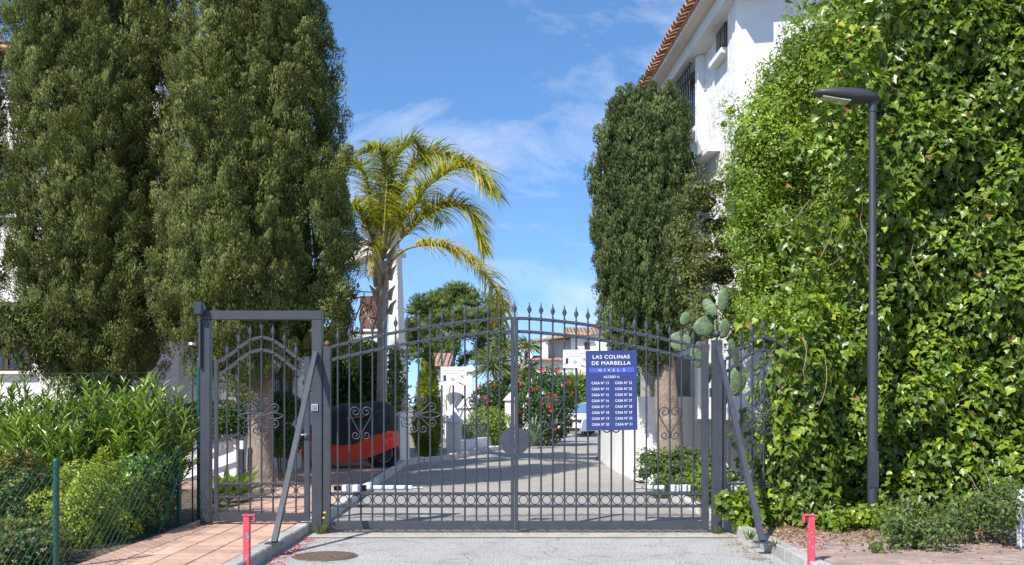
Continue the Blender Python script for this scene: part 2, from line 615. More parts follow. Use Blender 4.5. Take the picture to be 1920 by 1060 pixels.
M['palm'] = leafmat('palm_leaflet', [(0, (.14, .18, .022)), (.5, (.30, .32, .03)), (.85, (.54, .49, .05)), (1, (.60, .46, .09))], .42, .42, .2, 1.2, .4)
M['hib'] = leafmat('hibiscus_leaf', [(0, (.022, .055, .012)), (.6, (.055, .11, .018)), (1, (.11, .18, .03))], .35, .2, .25, 1.5, .45)
M['flower'] = leafmat('red_petal', [(0, (.55, .012, .012)), (1, (.80, .05, .03))], .5, .2, .1, 3, .3, (1.2, .6, .6))
M['strap'] = leafmat('strap_leaf', [(0, (.09, .16, .02)), (.6, (.19, .27, .03)), (1, (.34, .40, .07))], .4, .28, .2, 1.5, .4)
M['yucca'] = leafmat('yucca_leaf', [(0, (.08, .115, .04)), (.6, (.17, .21, .07)), (1, (.30, .33, .13))], .45, .2, .2, 1.5, .4)
M['agave'] = leafmat('agave_leaf', [(0, (.10, .17, .12)), (1, (.20, .28, .19))], .5, .1, .15, 2, .4)
M['weed'] = leafmat('weed_leaf', [(0, (.045, .080, .022)), (.6, (.095, .145, .035)), (1, (.19, .25, .05))], .5, .25, .25, 4.0, .35)
M['grass'] = leafmat('grass_blade', [(0, (.07, .12, .02)), (1, (.20, .25, .05))], .5, .25, .2, 4.0, .35)
M['petal'] = leafmat('fallen_red_petal', [(0, (.42, .02, .04)), (1, (.65, .07, .08))], .7, .15, .1, 5, .2, (1.2, .7, .7))
M['dry'] = leafmat('dry_leaf_litter', [(0, (.14, .09, .05)), (.6, (.30, .19, .10)), (1, (.46, .33, .19))], .85, .1, .2, 6, .2, (1.2, 1, .7))


def road_mat():
    """old asphalt: pale aggregate speckle, tar patches, wheel-polished drift"""
    m, n, l, b = nt('old_asphalt')
    b.inputs['Roughness'].default_value = .9
    g = n.new('ShaderNodeNewGeometry')
    def noise(s, d=4, r=.6):
        t = n.new('ShaderNodeTexNoise')
        t.inputs['Scale'].default_value, t.inputs['Detail'].default_value, t.inputs['Roughness'].default_value = s, d, r
        l.new(g.outputs['Position'], t.inputs['Vector'])
        return t.outputs['Fac']
    def ramp(src, stops):
        r = n.new('ShaderNodeValToRGB')
        for i, (p, c) in enumerate(stops):
            q = r.color_ramp.elements[i] if i < 2 else r.color_ramp.elements.new(p)
            q.position, q.color = p, (*c, 1)
        l.new(src, r.inputs[0])
        return r.outputs[0]
    def mul(a, c):
        x = n.new('ShaderNodeMix')
        x.data_type, x.blend_type = 'RGBA', 'MULTIPLY'
        x.inputs[0].default_value = 1
        l.new(a, x.inputs[6])
        l.new(c, x.inputs[7])
        return x.outputs[2]
    big = ramp(noise(.9, 5), [(.3, (.38, .365, .35)), (.7, (.47, .452, .43))])
    sp = mul(ramp(noise(42, 2, .8), [(.36, (.55, .54, .54)), (.5, (1, 1, 1)), (.66, (1.3, 1.29, 1.27))]), ramp(noise(95, 2, .8), [(.36, (.45, .44, .44)), (.5, (1, 1, 1)), (.68, (1.3, 1.29, 1.27))]))
    st = ramp(noise(2.7, 7, .7), [(.30, (.66, .63, .60)), (.46, (1, 1, 1))])
    # fine meandering cracks
    dn = n.new('ShaderNodeTexNoise')
    dn.inputs['Scale'].default_value, dn.inputs['Detail'].default_value = 3.0, 5
    l.new(g.outputs['Position'], dn.inputs['Vector'])
    vm = n.new('ShaderNodeVectorMath')
    vm.operation = 'MULTIPLY_ADD'
    vm.inputs[1].default_value = (.55, .55, 0)
    l.new(dn.outputs['Color'], vm.inputs[0])
    l.new(g.outputs['Position'], vm.inputs[2])
    vo = n.new('ShaderNodeTexVoronoi')
    vo.feature = 'DISTANCE_TO_EDGE'
    vo.inputs['Scale'].default_value = .85
    l.new(vm.outputs[0], vo.inputs['Vector'])
    ck = ramp(vo.outputs['Distance'], [(.0, (.38, .36, .34)), (.008, (1, 1, 1))])
    l.new(mul(mul(mul(big, sp), st), ck), b.inputs['Base Color'])
    bp = n.new('ShaderNodeBump')
    bp.inputs['Strength'].default_value = .5
    bp.inputs['Distance'].default_value = .006
    l.new(noise(110, 3, .7), bp.inputs['Height'])
    l.new(bp.outputs[0], b.inputs['Normal'])
    return m


def road2_mat():
    m = pmat('pale_worn_roadway', (.33, .305, .275), .92, 0, .16, 1.1, .5, 90, col2=(.20, .175, .15), spot=.58, spotw=.10, sscale=60)
    return m


M['road'] = road_mat()
M['road2'] = road2_mat()


def tiled_mat(name, c1, c2, mortar, sx, sy):
    m, n, l, b = nt(name)
    b.inputs['Roughness'].default_value = .85
    g = n.new('ShaderNodeNewGeometry')
    bt = n.new('ShaderNodeTexBrick')
    bt.offset = 0
    bt.inputs['Color1'].default_value = (*c1, 1)
    bt.inputs['Color2'].default_value = (*c2, 1)
    bt.inputs['Mortar'].default_value = (*mortar, 1)
    bt.inputs['Scale'].default_value = 1
    bt.inputs['Mortar Size'].default_value = .012
    bt.inputs['Brick Width'].default_value = sx
    bt.inputs['Row Height'].default_value = sy
    l.new(g.outputs['Position'], bt.inputs['Vector'])
    l.new(bt.outputs[0], b.inputs['Base Color'])
    return m


M['parktile'] = tiled_mat('parking_bay_tiles', (.30, .175, .135), (.37, .23, .18), (.42, .36, .31), .3, .3)


# ------------------------------------------------------------------ ground, road, kerbs, pavements
def sheet(name, poly, z, mat, n=None):
    mb = MB()
    mb.add([(x, y, z) for x, y in poly], [tuple(range(len(poly)))])
    return mb.build(name, mat, None, (0, 0, z), kind='structure')


sheet('ground', [(-900, -300), (900, -300), (900, 1500), (-900, 1500)], -0.06, M['ground'])
sheet('road', [(-2.30, -0.30), (-2.30, -5.5), (-9, -7.5), (-40, -8), (-40, -22), (40, -22), (40, -8), (9, -7.5), (2.62, -5.5), (2.50, -0.30)], 0.0, M['road'])
LK = [(-2.30, -0.3), (-2.30, 2.0), (-2.40, 6.0), (-2.48, 10.0), (-2.55, 12.6), (-2.25, 14.2), (-1.65, 15.2), (-1.09, 18.2), (-0.26, 21.8), (0.86, 29.0), (2.2, 33.5), (5.0, 38), (10, 42), (20, 46)]
RK = [(20, 38), (12, 34), (7, 29), (4.0, 24), (2.9, 20.5), (2.30, 16.5), (2.22, 13), (2.34, 7.6), (2.46, 4.5), (2.50, 1.5), (2.50, -0.3)]
sheet('driveway', LK + RK, 0.004, M['road2'])
sheet('road_threshold', [(-2.28, -0.42), (2.48, -0.42), (2.48, 0.16), (-2.28, 0.16)], 0.009,
      pmat('threshold_concrete', (.42, .39, .345), .95, 0, .18, 3, .5, 60, col2=(.24, .21, .18), spot=.60, sscale=9))


def along(pts, step):
    """points every step metres along a polyline with headings"""
    out, acc = [], 0.0
    for (x0, y0), (x1, y1) in zip(pts[:-1], pts[1:]):
        L = math.hypot(x1 - x0, y1 - y0)
        t = acc
        while t < L:
            out.append((x0 + (x1 - x0) * t / L, y0 + (y1 - y0) * t / L, math.atan2(y1 - y0, x1 - x0)))
            t += step
        acc = t - L
    return out


def kerb_run(name, pts, w, h, L, mat, side, z0=-.05, jit=.004):
    root = thing(name, None, None)
    root['kind'] = 'structure'
    src = None
    for (x, y, a) in along(pts, L):
        cx, cy = x + math.cos(a) * L / 2 - math.sin(a) * side * w / 2, y + math.sin(a) * L / 2 + math.cos(a) * side * w / 2
        rot = (random.uniform(-.012, .012), random.uniform(-.008, .008), a + random.uniform(-.008, .008))
        org = (cx, cy, z0 + random.uniform(-jit, jit))
        if src is None:
            src = MB().box(-L / 2 + .006, L / 2 - .006, -w / 2, w / 2, 0, h - z0, .012).build('kerb_stone', mat, root, (0, 0, 0))
            src.location = Vector(org)
            src.rotation_euler = rot
        else:
            share(src, 'kerb_stone', root, org, rot)
    return root


kerb_run('kerb_beside_tiles', [(-2.30, -7), (-2.30, -0.1)], .14, .115, .62, M['kerb'], 1)
kerb_run('kerb_beside_pavers', [(2.60, -7), (2.60, -4.5), (2.52, -1.0), (2.50, -0.12)], .14, .115, .62, M['kerb'], -1)
kerb_run('kerb_inside_gate', LK[:5], .14, .115, .62, M['kerbwhite'], 1)
kerb_run('kerb_stone_edging', LK[4:12], .2, .14, .34, M['kerbwhite'], 1, jit=.02)
kerb_run('kerb_by_retaining_wall', [(2.50, .15), (2.50, 1.5), (2.46, 4.5), (2.38, 6.6)], .12, .11, .5, M['kerbwhite'], -1)

# tiled pavement beside the drive
pv = MB().box(-3.72, -2.445, -7, 5.0, -.05, .091).build('pavement', M['grout'], None, (0, 0, 0), kind='structure')
src = None
T = .31
for i in range(4):
    for j in range(38):
        x, y = -3.70 + T * (i + .5), -6.6 + T * (j + .5)
        rot = (random.uniform(-.006, .006), random.uniform(-.006, .006), random.uniform(-.006, .006))
        org = (x, y, .075 + random.uniform(-.0015, .0015))
        if src is None:
            src = MB().box(-T / 2 + .007, T / 2 - .007, -T / 2 + .007, T / 2 - .007, 0, .028, .004).build('tile', M['tile'], pv, (0, 0, 0))
            src.location = org
        else:
            share(src, 'tile', pv, org, rot)
MB().box(-12, -2.70, 5.0, 16, -.05, .094).build('parking_bay', M['parktile'], None, (0, 0, 0), kind='structure')
MB().box(-14, -3.725, -7, 5.0, -.05, .085).build('planting_bed', M['soil'], None, (0, 0, 0), kind='structure')
# brick pavers on the other side
pr = MB().box(2.66, 7.5, -7, .9, -.05, .088).build('paver_footpath', M['pavsand'], None, (0, 0, 0), kind='structure')
src = None
for j in range(44):
    for i in range(10):
        x, y = 2.77 + .205 * i + (.1025 if j % 2 else 0), -4.4 + .104 * j
        if i == 0 and not j % 2 or x < 4.75:
            org = (x, y, .066 + random.uniform(-.002, .002))
            if src is None:
                src = MB().box(-.099, .099, -.0485, .0485, 0, .031, .004).build('paver', M['paver'], pr, (0, 0, 0))
                src.location = org
            else:
                share(src, 'paver', pr, org, (random.uniform(-.012, .012), random.uniform(-.012, .012), random.uniform(-.01, .01)))
MB().box(2.66, 12, .9, 7.2, -.05, .08).build('shrub_bed', M['soil'], None, (0, 0, 0), kind='structure')

# manhole cover in the road
mc = thing('manhole_cover', 'round rusty iron manhole cover set in the grey asphalt', 'manhole', W(610, 1042, 9.8) * 1)
c = Vector((GX(610, 9.75), 9.75 - DG, 0))
mc.location = c
ORG[mc] = c
MB().lathe([(.31, .001), (.31, .007), (.275, .009), (.275, .004)], c, 40, False).build('frame', M['manhole'], mc)
cov = MB().lathe([(.268, .002), (.268, .011), (.0, .011)], c, 40, False).build('lid', M['manhole'], mc)
for r_ in (.08, .15, .22):
    for k in range(int(r_ * 90)):
        a = 2 * PI * k / int(r_ * 90)
        MB().bar(c + Vector((math.cos(a) * r_, math.sin(a) * r_, .012)), c + Vector((math.cos(a) * (r_ + .04), math.sin(a) * (r_ + .04), .012)), .016, .006).build('tread', M['manhole'], cov)


# ------------------------------------------------------------------ ironwork helpers
def ribbon(pts, hh, tt, y=0.0):
    """flat bar swept along points (x, z) in the gate plane"""
    mb = MB()
    vs, fs = [], []
    m = len(pts)
    for i, (x, z) in enumerate(pts):
        x0, z0 = pts[max(i - 1, 0)]
        x1, z1 = pts[min(i + 1, m - 1)]
        L = math.hypot(x1 - x0, z1 - z0)
        nx, nz = -(z1 - z0) / L * hh / 2, (x1 - x0) / L * hh / 2
        vs += [(x - nx, y - tt / 2, z - nz), (x + nx, y - tt / 2, z + nz), (x + nx, y + tt / 2, z + nz), (x - nx, y + tt / 2, z - nz)]
    for i in range(m - 1):
        a, b = i * 4, i * 4 + 4
        for k in range(4):
            fs.append((a + k, a + (k + 1) % 4, b + (k + 1) % 4, b + k))
    fs += [(0, 1, 2, 3), (m * 4 - 4, m * 4 - 1, m * 4 - 2, m * 4 - 3)]
    mb.add(vs, fs)
    return mb


def spiral(cx, cz, r0, a0, turns, sgn, n=26, rend=.22):
    out = []
    for i in range(n + 1):
        t = i / n
        r = r0 * (1 - (1 - rend) * t)
        a = a0 + sgn * turns * 2 * PI * t
        out.append((cx + r * math.cos(a), cz + r * math.sin(a)))
    return out


def heart_pts(sx):
    top = spiral(-.062, .130, .062, PI, 1.35, -1)            # starts at the outside, curls over and in
    bot = spiral(-.060, -.135, .052, .35, 1.3, -1)
    pts = list(reversed(top)) + [(-.118, .085), (-.09, .03), (-.05, -.04), (-.016, -.10)] + bot
    return [(x * sx, z) for x, z in pts]


def motif(kind, cx, cz, parent, mat, y=-.012):
    mb = MB()
    r = .0075
    def put(pts):
        mb.tube([(cx + x, y, cz + z) for x, z in pts], r, 6)
    if kind == 'heart':
        for s in (1, -1): put(heart_pts(s))
        return mb.build('heart_scroll', mat, parent)
    for sz in (1, -1):
        for sx in (1, -1):
            put([(sx * x, sz * z) for x, z in [(.0, .03), (.004, .09), (.012, .135)] + spiral(.058, .158, .05, PI + .3, 1.25, -1)])
            put([(sx * x, sz * z) for x, z in [(.015, .01), (.05, .055), (.10, .105)] + spiral(.155, .085, .052, 2.2, 1.3, -1)])
            put([(sx * x, sz * z) for x, z in [(.015, .008), (.06, -.012 + .03), (.11, .035), (.17, .034), (.22, .018), (.25, 0)]])
    o = mb.build('flower_scroll', mat, parent)
    f = MB()
    f.ball((cx, y - .012, cz), .018, 10, 6, (1, .6, 1))
    for k in range(8):
        a = PI / 4 * k
        f.ball((cx + .028 * math.cos(a), y - .008, cz + .028 * math.sin(a)), .014, 8, 5, (1, .5, 1))
    f.build('rosette', mat, o)
    return o


P0 = {}


def proto(key, fn):
    if key not in P0: P0[key] = fn()
    return P0[key]


def place(key, name, mat, parent, org, make):
    """first call builds the mesh round the origin, later ones share it"""
    if key not in P0:
        mb = make()
        o = mb.build(name, mat, None, (0, 0, 0))
        me = o.data
        bpy.data.objects.remove(o)
        P0[key] = me
    return link(name, P0[key], parent, org)


def finial_mb():
    return MB().lathe([(.005, 0), (.013, .012), (.006, .026), (.010, .04), (.028, .082), (.013, .118), (.004, .145), (.008, .153), (.001, .168)], n=10, flat=.55)


def bar_into(parent, x, z0, ztip, mat, zs, y=0.0):
    """one upright bar with its finial and a collar at each crossing"""
    b = MB().tube([(x, y, z0), (x, y, ztip - .160)], .0105, 8).build('bar', mat, parent)
    place('finial', 'finial', mat, b, (x, y, ztip - .168), finial_mb)
    for z in zs:
        place('collar', 'collar', mat, parent, (x, y, z), lambda: MB().ball((0, 0, 0), .023, 10, 6, (1, 1, .85)))


def ring_into(parent, x, z, mat, y=0.0):
    def mk():
        n = 24
        pts = [(.050 * math.cos(2 * PI * i / n), 0, .050 * math.sin(2 * PI * i / n)) for i in range(n + 1)]
        return MB().tube(pts, .0055, 6, False)
    place('ring', 'ring', mat, parent, (x, y, z), mk)


# ------------------------------------------------------------------ the double drive gate
def arc(px):
    t = min(abs(964 - px) / 345.0, 1.05)
    return 597 + 54 * t ** 1.6


def gate_leaf(sign, label):
    g = thing('gate_leaf', label, 'gate', (GX(613 if sign < 0 else 1321), 0, 0), 'leaves of the double drive gate')
    mt = M['metal']
    if sign < 0:
        bars = [633.4 + 21.66 * i for i in range(15)]
        hx = (606.5, 620)
        cx = (957.5, 964.6)
    else:
        bars = [992.5 + 21.95 * i for i in range(15)]
        hx = (1315.5, 1328)
        cx = (965.0, 971.6)
    MB().box(GX(hx[0]), GX(hx[1]), -.035, .035, .045, GZ(650 if sign < 0 else 646), .004).build('hinge_stile', M['metalworn'], g)
    capx = GX(sum(hx) / 2)
    if sign < 0:
        MB().ball((capx, 0, GZ(645)), .036, 12, 8).build('ball_cap', M['rust'], g)
    else:
        MB().tube([(capx, 0, GZ(646)), (capx, 0, GZ(641))], .03, 10).build('hinge_pin', M['rust'], g)
    MB().box(GX(cx[0]), GX(cx[1]), -.035, .035, .045, GZ(595), .003).build('meeting_stile', mt, g)
    xa, xb = (GX(hx[1]), GX(cx[0])) if sign < 0 else (GX(cx[1]), GX(hx[0]))
    MB().box(xa, xb, -.025, .025, .045, .142, .003).build('bottom_rail', M['metalworn'], g)
    for py in (926, 949):
        MB().box(xa, xb, -.017, .017, GZ(py) - .017, GZ(py) + .017, .002).build('ring_rail', mt, g)
    for dz in (0, -.150):
        pts = []
        for i in range(31):
            x = xa + (xb - xa) * i / 30
            px = 960 + x * F / DG
            pts.append((x, GZ(arc(px)) + dz))
        ribbon(pts, .036, .022).build('arched_rail', mt, g)
    for px in bars:
        z = GZ(arc(px))
        bar_into(g, GX(px), .14, z + .190, mt, (z, z - .150, GZ(926), GZ(949)))
    rc = [(a + b) / 2 for a, b in zip(bars[:-1], bars[1:])] + [bars[0] - 10.9 + (0 if sign < 0 else -.2), bars[-1] + 10.9]
    for px in rc: ring_into(g, GX(px), GZ(937.5), mt)
    h = [677, 785, 894] if sign < 0 else [1036.4, 1146.2, 1256]
    motif('heart', GX(h[0]), GZ(794 if sign < 0 else 775), g, mt)
    motif('flower', GX(h[1]), GZ(778), g, mt)
    motif('heart', GX(h[2]), GZ(775 if sign < 0 else 794), g, mt)
    # half of the round lock plate
    n = 24
    pts = [(GX(965) + sign * .008 + sign * .160 * math.sin(PI * i / n), GZ(827) + .160 * math.cos(PI * i / n)) for i in range(n + 1)]
    MB().prism(pts, 'y', -.026, -.018).build('lock_plate', M['metalworn'], g)
    return g


gl = gate_leaf(-1, 'grey wrought iron drive gate leaf with one camera notice, hinged beside the pedestrian gate')
gr = gate_leaf(1, 'grey wrought iron drive gate leaf carrying the blue house number sign')
o = MB().tube([(GX(965), -.01, GZ(596)), (GX(965), -.01, GZ(590))], .0105, 8).build('finial_stem', M['metal'], gl)
place('finial', 'finial', M['metal'], o, (GX(965), -.01, GZ(593)), finial_mb)


def actuator(x0, x1, z, label):
    a = thing('gate_actuator', label, 'gate motor', (x0, .16, z - .05), 'gate motors')
    s = 1 if x1 > x0 else -1
    MB().box(min(x0 + s * .08, x0 + s * .20), max(x0 + s * .08, x0 + s * .20), .12, .20, z - .045, z + .035, .008).build('motor_housing', M['white_pl'], a)
    MB().box(min(x0 + s * .215, x0 + s * .32), max(x0 + s * .215, x0 + s * .32), .12, .20, z - .045, z + .035, .008).build('motor_housing', M['white_pl'], a)
    MB().box(min(x0, x0 + s * .08), max(x0, x0 + s * .08), .13, .19, z - .03, z + .02).build('bracket', M['black'], a)
    MB().tube([(x0 + s * .33, .16, z), (x1 - s * .12, .16, z)], .028, 12).build('cylinder', M['white_pl'], a)
    MB().tube([(x1 - s * .12, .16, z), (x1, .16, z)], .012, 8).build('piston_rod', M['steel'], a)
    MB().box(min(x0 + s * .32, x0 + s * .37), max(x0 + s * .32, x0 + s * .37), .125, .195, z - .04, z + .03).build('collar_clamp', M['black'], a)


actuator(GX(622), GX(790), GZ(917), 'white hydraulic gate motor behind the leaf beside the pedestrian gate')
actuator(GX(1312), GX(1195), GZ(917), 'white hydraulic gate motor behind the leaf with the blue sign')

# ------------------------------------------------------------------ pedestrian gate and its portal frame
pf = thing('steel_portal', 'grey square steel portal frame round the pedestrian gate', 'frame', (GX(490), 0, .1))
MB().box(GX(378), GX(396), -.055, .055, .06, GZ(600.2), .004).build('post', M['metal'], pf)
MB().box(GX(586), GX(605), -.055, .055, .0, GZ(600.2), .004).build('post', M['metalworn'], pf)
MB().box(GX(378), GX(605), -.058, .058, GZ(600), GZ(583.5), .004).build('lintel', M['metal'], pf)
b_ = MB().box(GX(372.5), GX(388), -.17, -.06, GZ(594), GZ(569), .012).build('floodlight', M['lamp'], pf)
MB().box(GX(374.5), GX(386), -.178, -.170, GZ(591), GZ(572)).build('lens', M['glass'], b_)
MB().box(GX(377), GX(381), -.10, -.056, GZ(690), GZ(602), .002).build('cable_duct', M['metal'], pf)
kp = MB().box(GX(586), GX(598), -.072, -.055, GZ(771), GZ(758), .003).build('keypad', M['steel'], pf)
for i in range(3):
    for j in range(4):
        x, z = GX(589 + 3 * i), GZ(761 + 2.6 * j)
        MB().box(x - .0065, x + .0065, -.075, -.072, z - .005, z + .005).build('key', M['black'], kp)
for z in (GZ(690), GZ(745)):
    MB().tube([(GX(606), -.02, z - .05), (GX(606), -.02, z + .05)], .012, 8).build('hinge', M['metal2'], pf)


def wave_panel(cx, name, label, cat, x0, x1, zb, tall_right=True, group=None):
    """leaf with a bell-shaped double top rail"""
    g = thing(name, label, cat, (GX(cx), 0, zb), group)
    mt = M['metal']
    MB().box(GX(x0), GX(x0 + 7), -.02, .02, zb, GZ(675), .003).build('stile', mt, g)
    MB().box(GX(x1 - 10), GX(x1), -.03, .03, zb, GZ(669), .003).build('stile', mt, g)
    xa, xb = GX(x0 + 7), GX(x1 - 10)
    MB().box(xa, xb, -.02, .02, zb, zb + .09, .003).build('bottom_rail', mt, g)
    for py in (907.5, 932):
        MB().box(xa, xb, -.015, .015, GZ(py) - .015, GZ(py) + .015, .002).build('ring_rail', mt, g)
    def wz(px):
        t = min(abs(px - cx) / 81.5, 1)
        return GZ(678 - 45 * ((1 + math.cos(PI * t)) / 2) ** .75)
    for dz in (0, -.143):
        ribbon([(xa + (xb - xa) * i / 36, wz(960 + (xa + (xb - xa) * i / 36) * F / DG) + dz) for i in range(37)], .036, .02).build('curved_rail', mt, g)
    bars = [cx + 21.5 * (i - 3) for i in range(7)]
    for px in bars:
        z = wz(px)
        bar_into(g, GX(px), zb + .08, z + .190 - (.03 if abs(px - cx) > 60 else 0) + (.02 if abs(px - cx) < 5 else 0), mt, (z, z - .143, GZ(907.5), GZ(932)))
    for px in [b + 10.75 for b in bars[:-1]] + [bars[-1] + 10.75, bars[0] - 10.75]:
        ring_into(g, GX(px), GZ(919.7), mt)
    motif('flower', GX(cx), GZ(780), g, mt)
    return g


pg = wave_panel(490.5, 'pedestrian_gate', 'narrow grey iron gate with bell-shaped top and flower scroll', 'gate', 402, 581, GZ(977))
MB().tube([(GX(576), -.03, GZ(815)), (GX(576), -.075, GZ(815)), (GX(566), -.075, GZ(815))], .010, 8).build('handle', M['steel'], pg)
ip = wave_panel(1432, 'railing_panel', 'fixed grey iron railing panel half overgrown by ivy', 'railing', 1354, 1512, GZ(960))
mbx = MB().box(GX(1362), GX(1402), .10, .24, GZ(948), GZ(906), .01).build('meter_box', pmat('grey_box', (.42, .43, .45), .6, 0, .1, 6), None, label='grey utility box behind the ivy covered railing', cat='utility box')
MB().box(GX(1366), GX(1398), .092, .10, GZ(944), GZ(910), .003).build('door', M['white_pl'], mbx)

gp = thing('gate_post', 'square grey gate post with ball cap next to the prickly pear', 'post', (GX(1344), 0, 0))
MB().box(GX(1335), GX(1353), -.055, .055, 0, GZ(638.5), .004).build('shaft', M['metal'], gp)
MB().tube([(GX(1344), 0, GZ(639)), (GX(1344), 0, GZ(633))], .016, 8).build('neck', M['metal'], gp)
MB().ball((GX(1344), 0, GZ(626)), .042, 14, 10).build('ball_cap', M['metal'], gp)
MB().tube([(GX(1331.5), -.01, GZ(745)), (GX(1331.5), -.01, GZ(728))], .012, 8).build('hinge', M['metal2'], gp)


def brace(top, foot, label):
    b = thing('brace', label, 'brace', foot, 'steel braces of the gate posts')
    top, foot = Vector(top), Vector(foot)
    MB().bar(foot + Vector((0, 0, .012)), top, .052, .052).build('strut', M['metal2'], b)
    MB().box(foot.x - .085, foot.x + .085, foot.y - .06, foot.y + .06, foot.z, foot.z + .012, .002).build('foot_plate', M['metal2'], b)


brace((GX(594), -.07, GZ(662)), (GX(514, 9.79), 9.79 - DG, .114), 'slanting steel brace running from the portal frame to the kerb')
brace((GX(1344), -.07, GZ(652)), (GX(1429.5, 9.88), 9.88 - DG, .114), 'slanting steel brace running from the ball-capped post to the kerb')
MB().lathe([(.05, 0), (.05, .05), (.06, .05), (.06, .075)], (GX(613), -.02, .01), 14).build('gate_pivot', M['rust'], None, label='rusty floor pivot under the drive gate beside the pedestrian gate', cat='pivot')

# ------------------------------------------------------------------ signs
fontcache = {}


def text_mesh(s, mat, name, parent, cx, cz, width, height, y, align='c', rot=None):
    cu = bpy.data.curves.new('t', 'FONT')
    cu.body = s
    cu.size = 1
    cu.space_character = 1.12
    cu.extrude = .0015
    ob = bpy.data.objects.new('t', cu)
    COL.objects.link(ob)
    bpy.context.view_layer.update()
    dg = bpy.context.evaluated_depsgraph_get()
    me = bpy.data.meshes.new_from_object(ob.evaluated_get(dg))
    bpy.data.objects.remove(ob)
    n = len(me.vertices)
    co = np.empty(n * 3)
    me.vertices.foreach_get('co', co)
    co = co.reshape(-1, 3)
    lo, hi = co.min(0), co.max(0)
    sx = width / (hi[0] - lo[0]) if width else height / (hi[1] - lo[1])
    sz = height / (hi[1] - lo[1])
    x = (co[:, 0] - lo[0]) * sx
    if align == 'c': x -= (hi[0] - lo[0]) * sx / 2
    z = (co[:, 1] - (lo[1] + hi[1]) / 2) * sz
    out = np.stack([x, co[:, 2] * .15, z], 1)
    me.vertices.foreach_set('co', out.ravel())
    me.update()
    me.materials.clear()
    me.materials.append(mat)
    me.name = name
    return link(name, me, parent, (cx, y, cz))


tilt = R(-.6)
zx = lambda v: GX(1080 + v / 5.89)
zz = lambda v: GZ(640 + v / 5.89)
sc0 = Vector(((zx(112) + zx(674)) / 2, -.045, zz(982)))
sg = thing('house_sign', 'blue metal sign listing house numbers, wired to the iron gate', 'sign', sc0)
w_, h_ = zx(674) - zx(112), zz(105) - zz(982)
MB().box(sc0.x - w_ / 2, sc0.x + w_ / 2, -.048, -.042, sc0.z, sc0.z + h_).build('panel', M['blue'], sg)
SX = lambda v: zx(v - 5 + (543 - 105) * 0)
ys = -.0498
MB().box(zx(147), zx(645), -.0502, -.048, zz(346), zz(293)).build('band', M['blue2'], sg)
text_mesh('LAS COLINAS', M['ink_w'], 'lettering', sg, zx(392), zz(175), zx(590) - zx(185), .040, ys)
text_mesh('DE MARBELLA', M['ink_w'], 'lettering', sg, zx(392), zz(243), zx(602) - zx(177), .040, ys)
text_mesh('N  I  V  E  L   2', M['ink_w'], 'lettering', sg, zx(398), zz(321), zx(540) - zx(255), .027, ys - .002)
text_mesh('ACCESO A:', M['ink_w'], 'lettering', sg, zx(394), zz(395), zx(480) - zx(305), .026, ys)
for i, (a, b) in enumerate(zip((13, 14, 15, 16, 17, 18, 19, 20), (23, 25, 26, 27, 28, 29, 30, 31))):
    text_mesh('CASA Nº %d' % a, M['ink_w'], 'lettering', sg, zx(268), zz(462 + 65 * i), zx(362) - zx(176), .029, ys)
    text_mesh('CASA Nº %d' % b, M['ink_w'], 'lettering', sg, zx(524), zz(462 + 65 * i), zx(616) - zx(433), .029, ys)
sg.rotation_euler = (0, -tilt * -1, 0)


def notice(px0, px1, py0, py1, label):
    s = thing('camera_notice', label, 'sign', (GX((px0 + px1) / 2), -.03, GZ(py1)), 'camera notices on the gate')
    MB().box(GX(px0), GX(px1), -.034, -.030, GZ(py1), GZ(py0)).build('panel', M['white_pl'], s)
    w = GX(px1) - GX(px0)
    cx = GX((px0 + px1) / 2)
    hh = GZ(py0) - GZ(py1)
    z = lambda f: GZ(py0) - hh * f
    text_mesh('VIGILADO POR CÁMARAS', M['ink_k'], 'lettering', s, cx, z(.19), w * .90, .020, -.035)
    text_mesh('DE SEGURIDAD', M['ink_k'], 'lettering', s, cx, z(.35), w * .56, .020, -.035)
    x = GX(px0)
    MB().box(x + w * .10, x + w * .21, -.036, -.034, z(.78), z(.46), .001).build('printed_camera', M['ink_k'], s)
    MB().bar((x + w * .02, -.035, z(.82)), (x + w * .12, -.035, z(.76)), .003, .006).build('printed_camera', M['ink_k'], s)
    def ringp(cx_, cz_, a, b, name):
        MB().tube([(cx_ + a * math.cos(2 * PI * i / 20), -.035, cz_ + b * math.sin(2 * PI * i / 20)) for i in range(21)], .0022, 5, False).build(name, M['ink_k'], s)
    ringp(x + w * .46, z(.68), w * .075, w * .055, 'printed_dome')
    ringp(x + w * .47, z(.66), w * .035, w * .035, 'printed_dome')
    ringp(x + w * .83, z(.53), w * .075, w * .06, 'printed_eye')
    MB().lathe([(w * .03, 0), (w * .03, .002)], (0, 0, 0), 12).build('printed_eye', M['ink_k'], s, (0, 0, 0)).rotation_euler = (R(90), 0, 0)
    s.children[-1].location = Vector((x + w * .83, -.034, z(.53))) - ORG[s]
    MB().prism([(x + w * .66, z(.80)), (x + w * .80, z(.88)), (x + w * .92, z(.98)), (x + w * .82, z(.98)), (x + w * .70, z(.90))], 'y', -.036, -.034).build('printed_swoosh', M['ink_r'], s)


notice(826.8, 874.8, 688, 722.6, 'white camera surveillance notice on the gate leaf without the blue sign')
notice(1055.5, 1103, 656.5, 690, 'white camera surveillance notice partly covered by the blue house number sign')

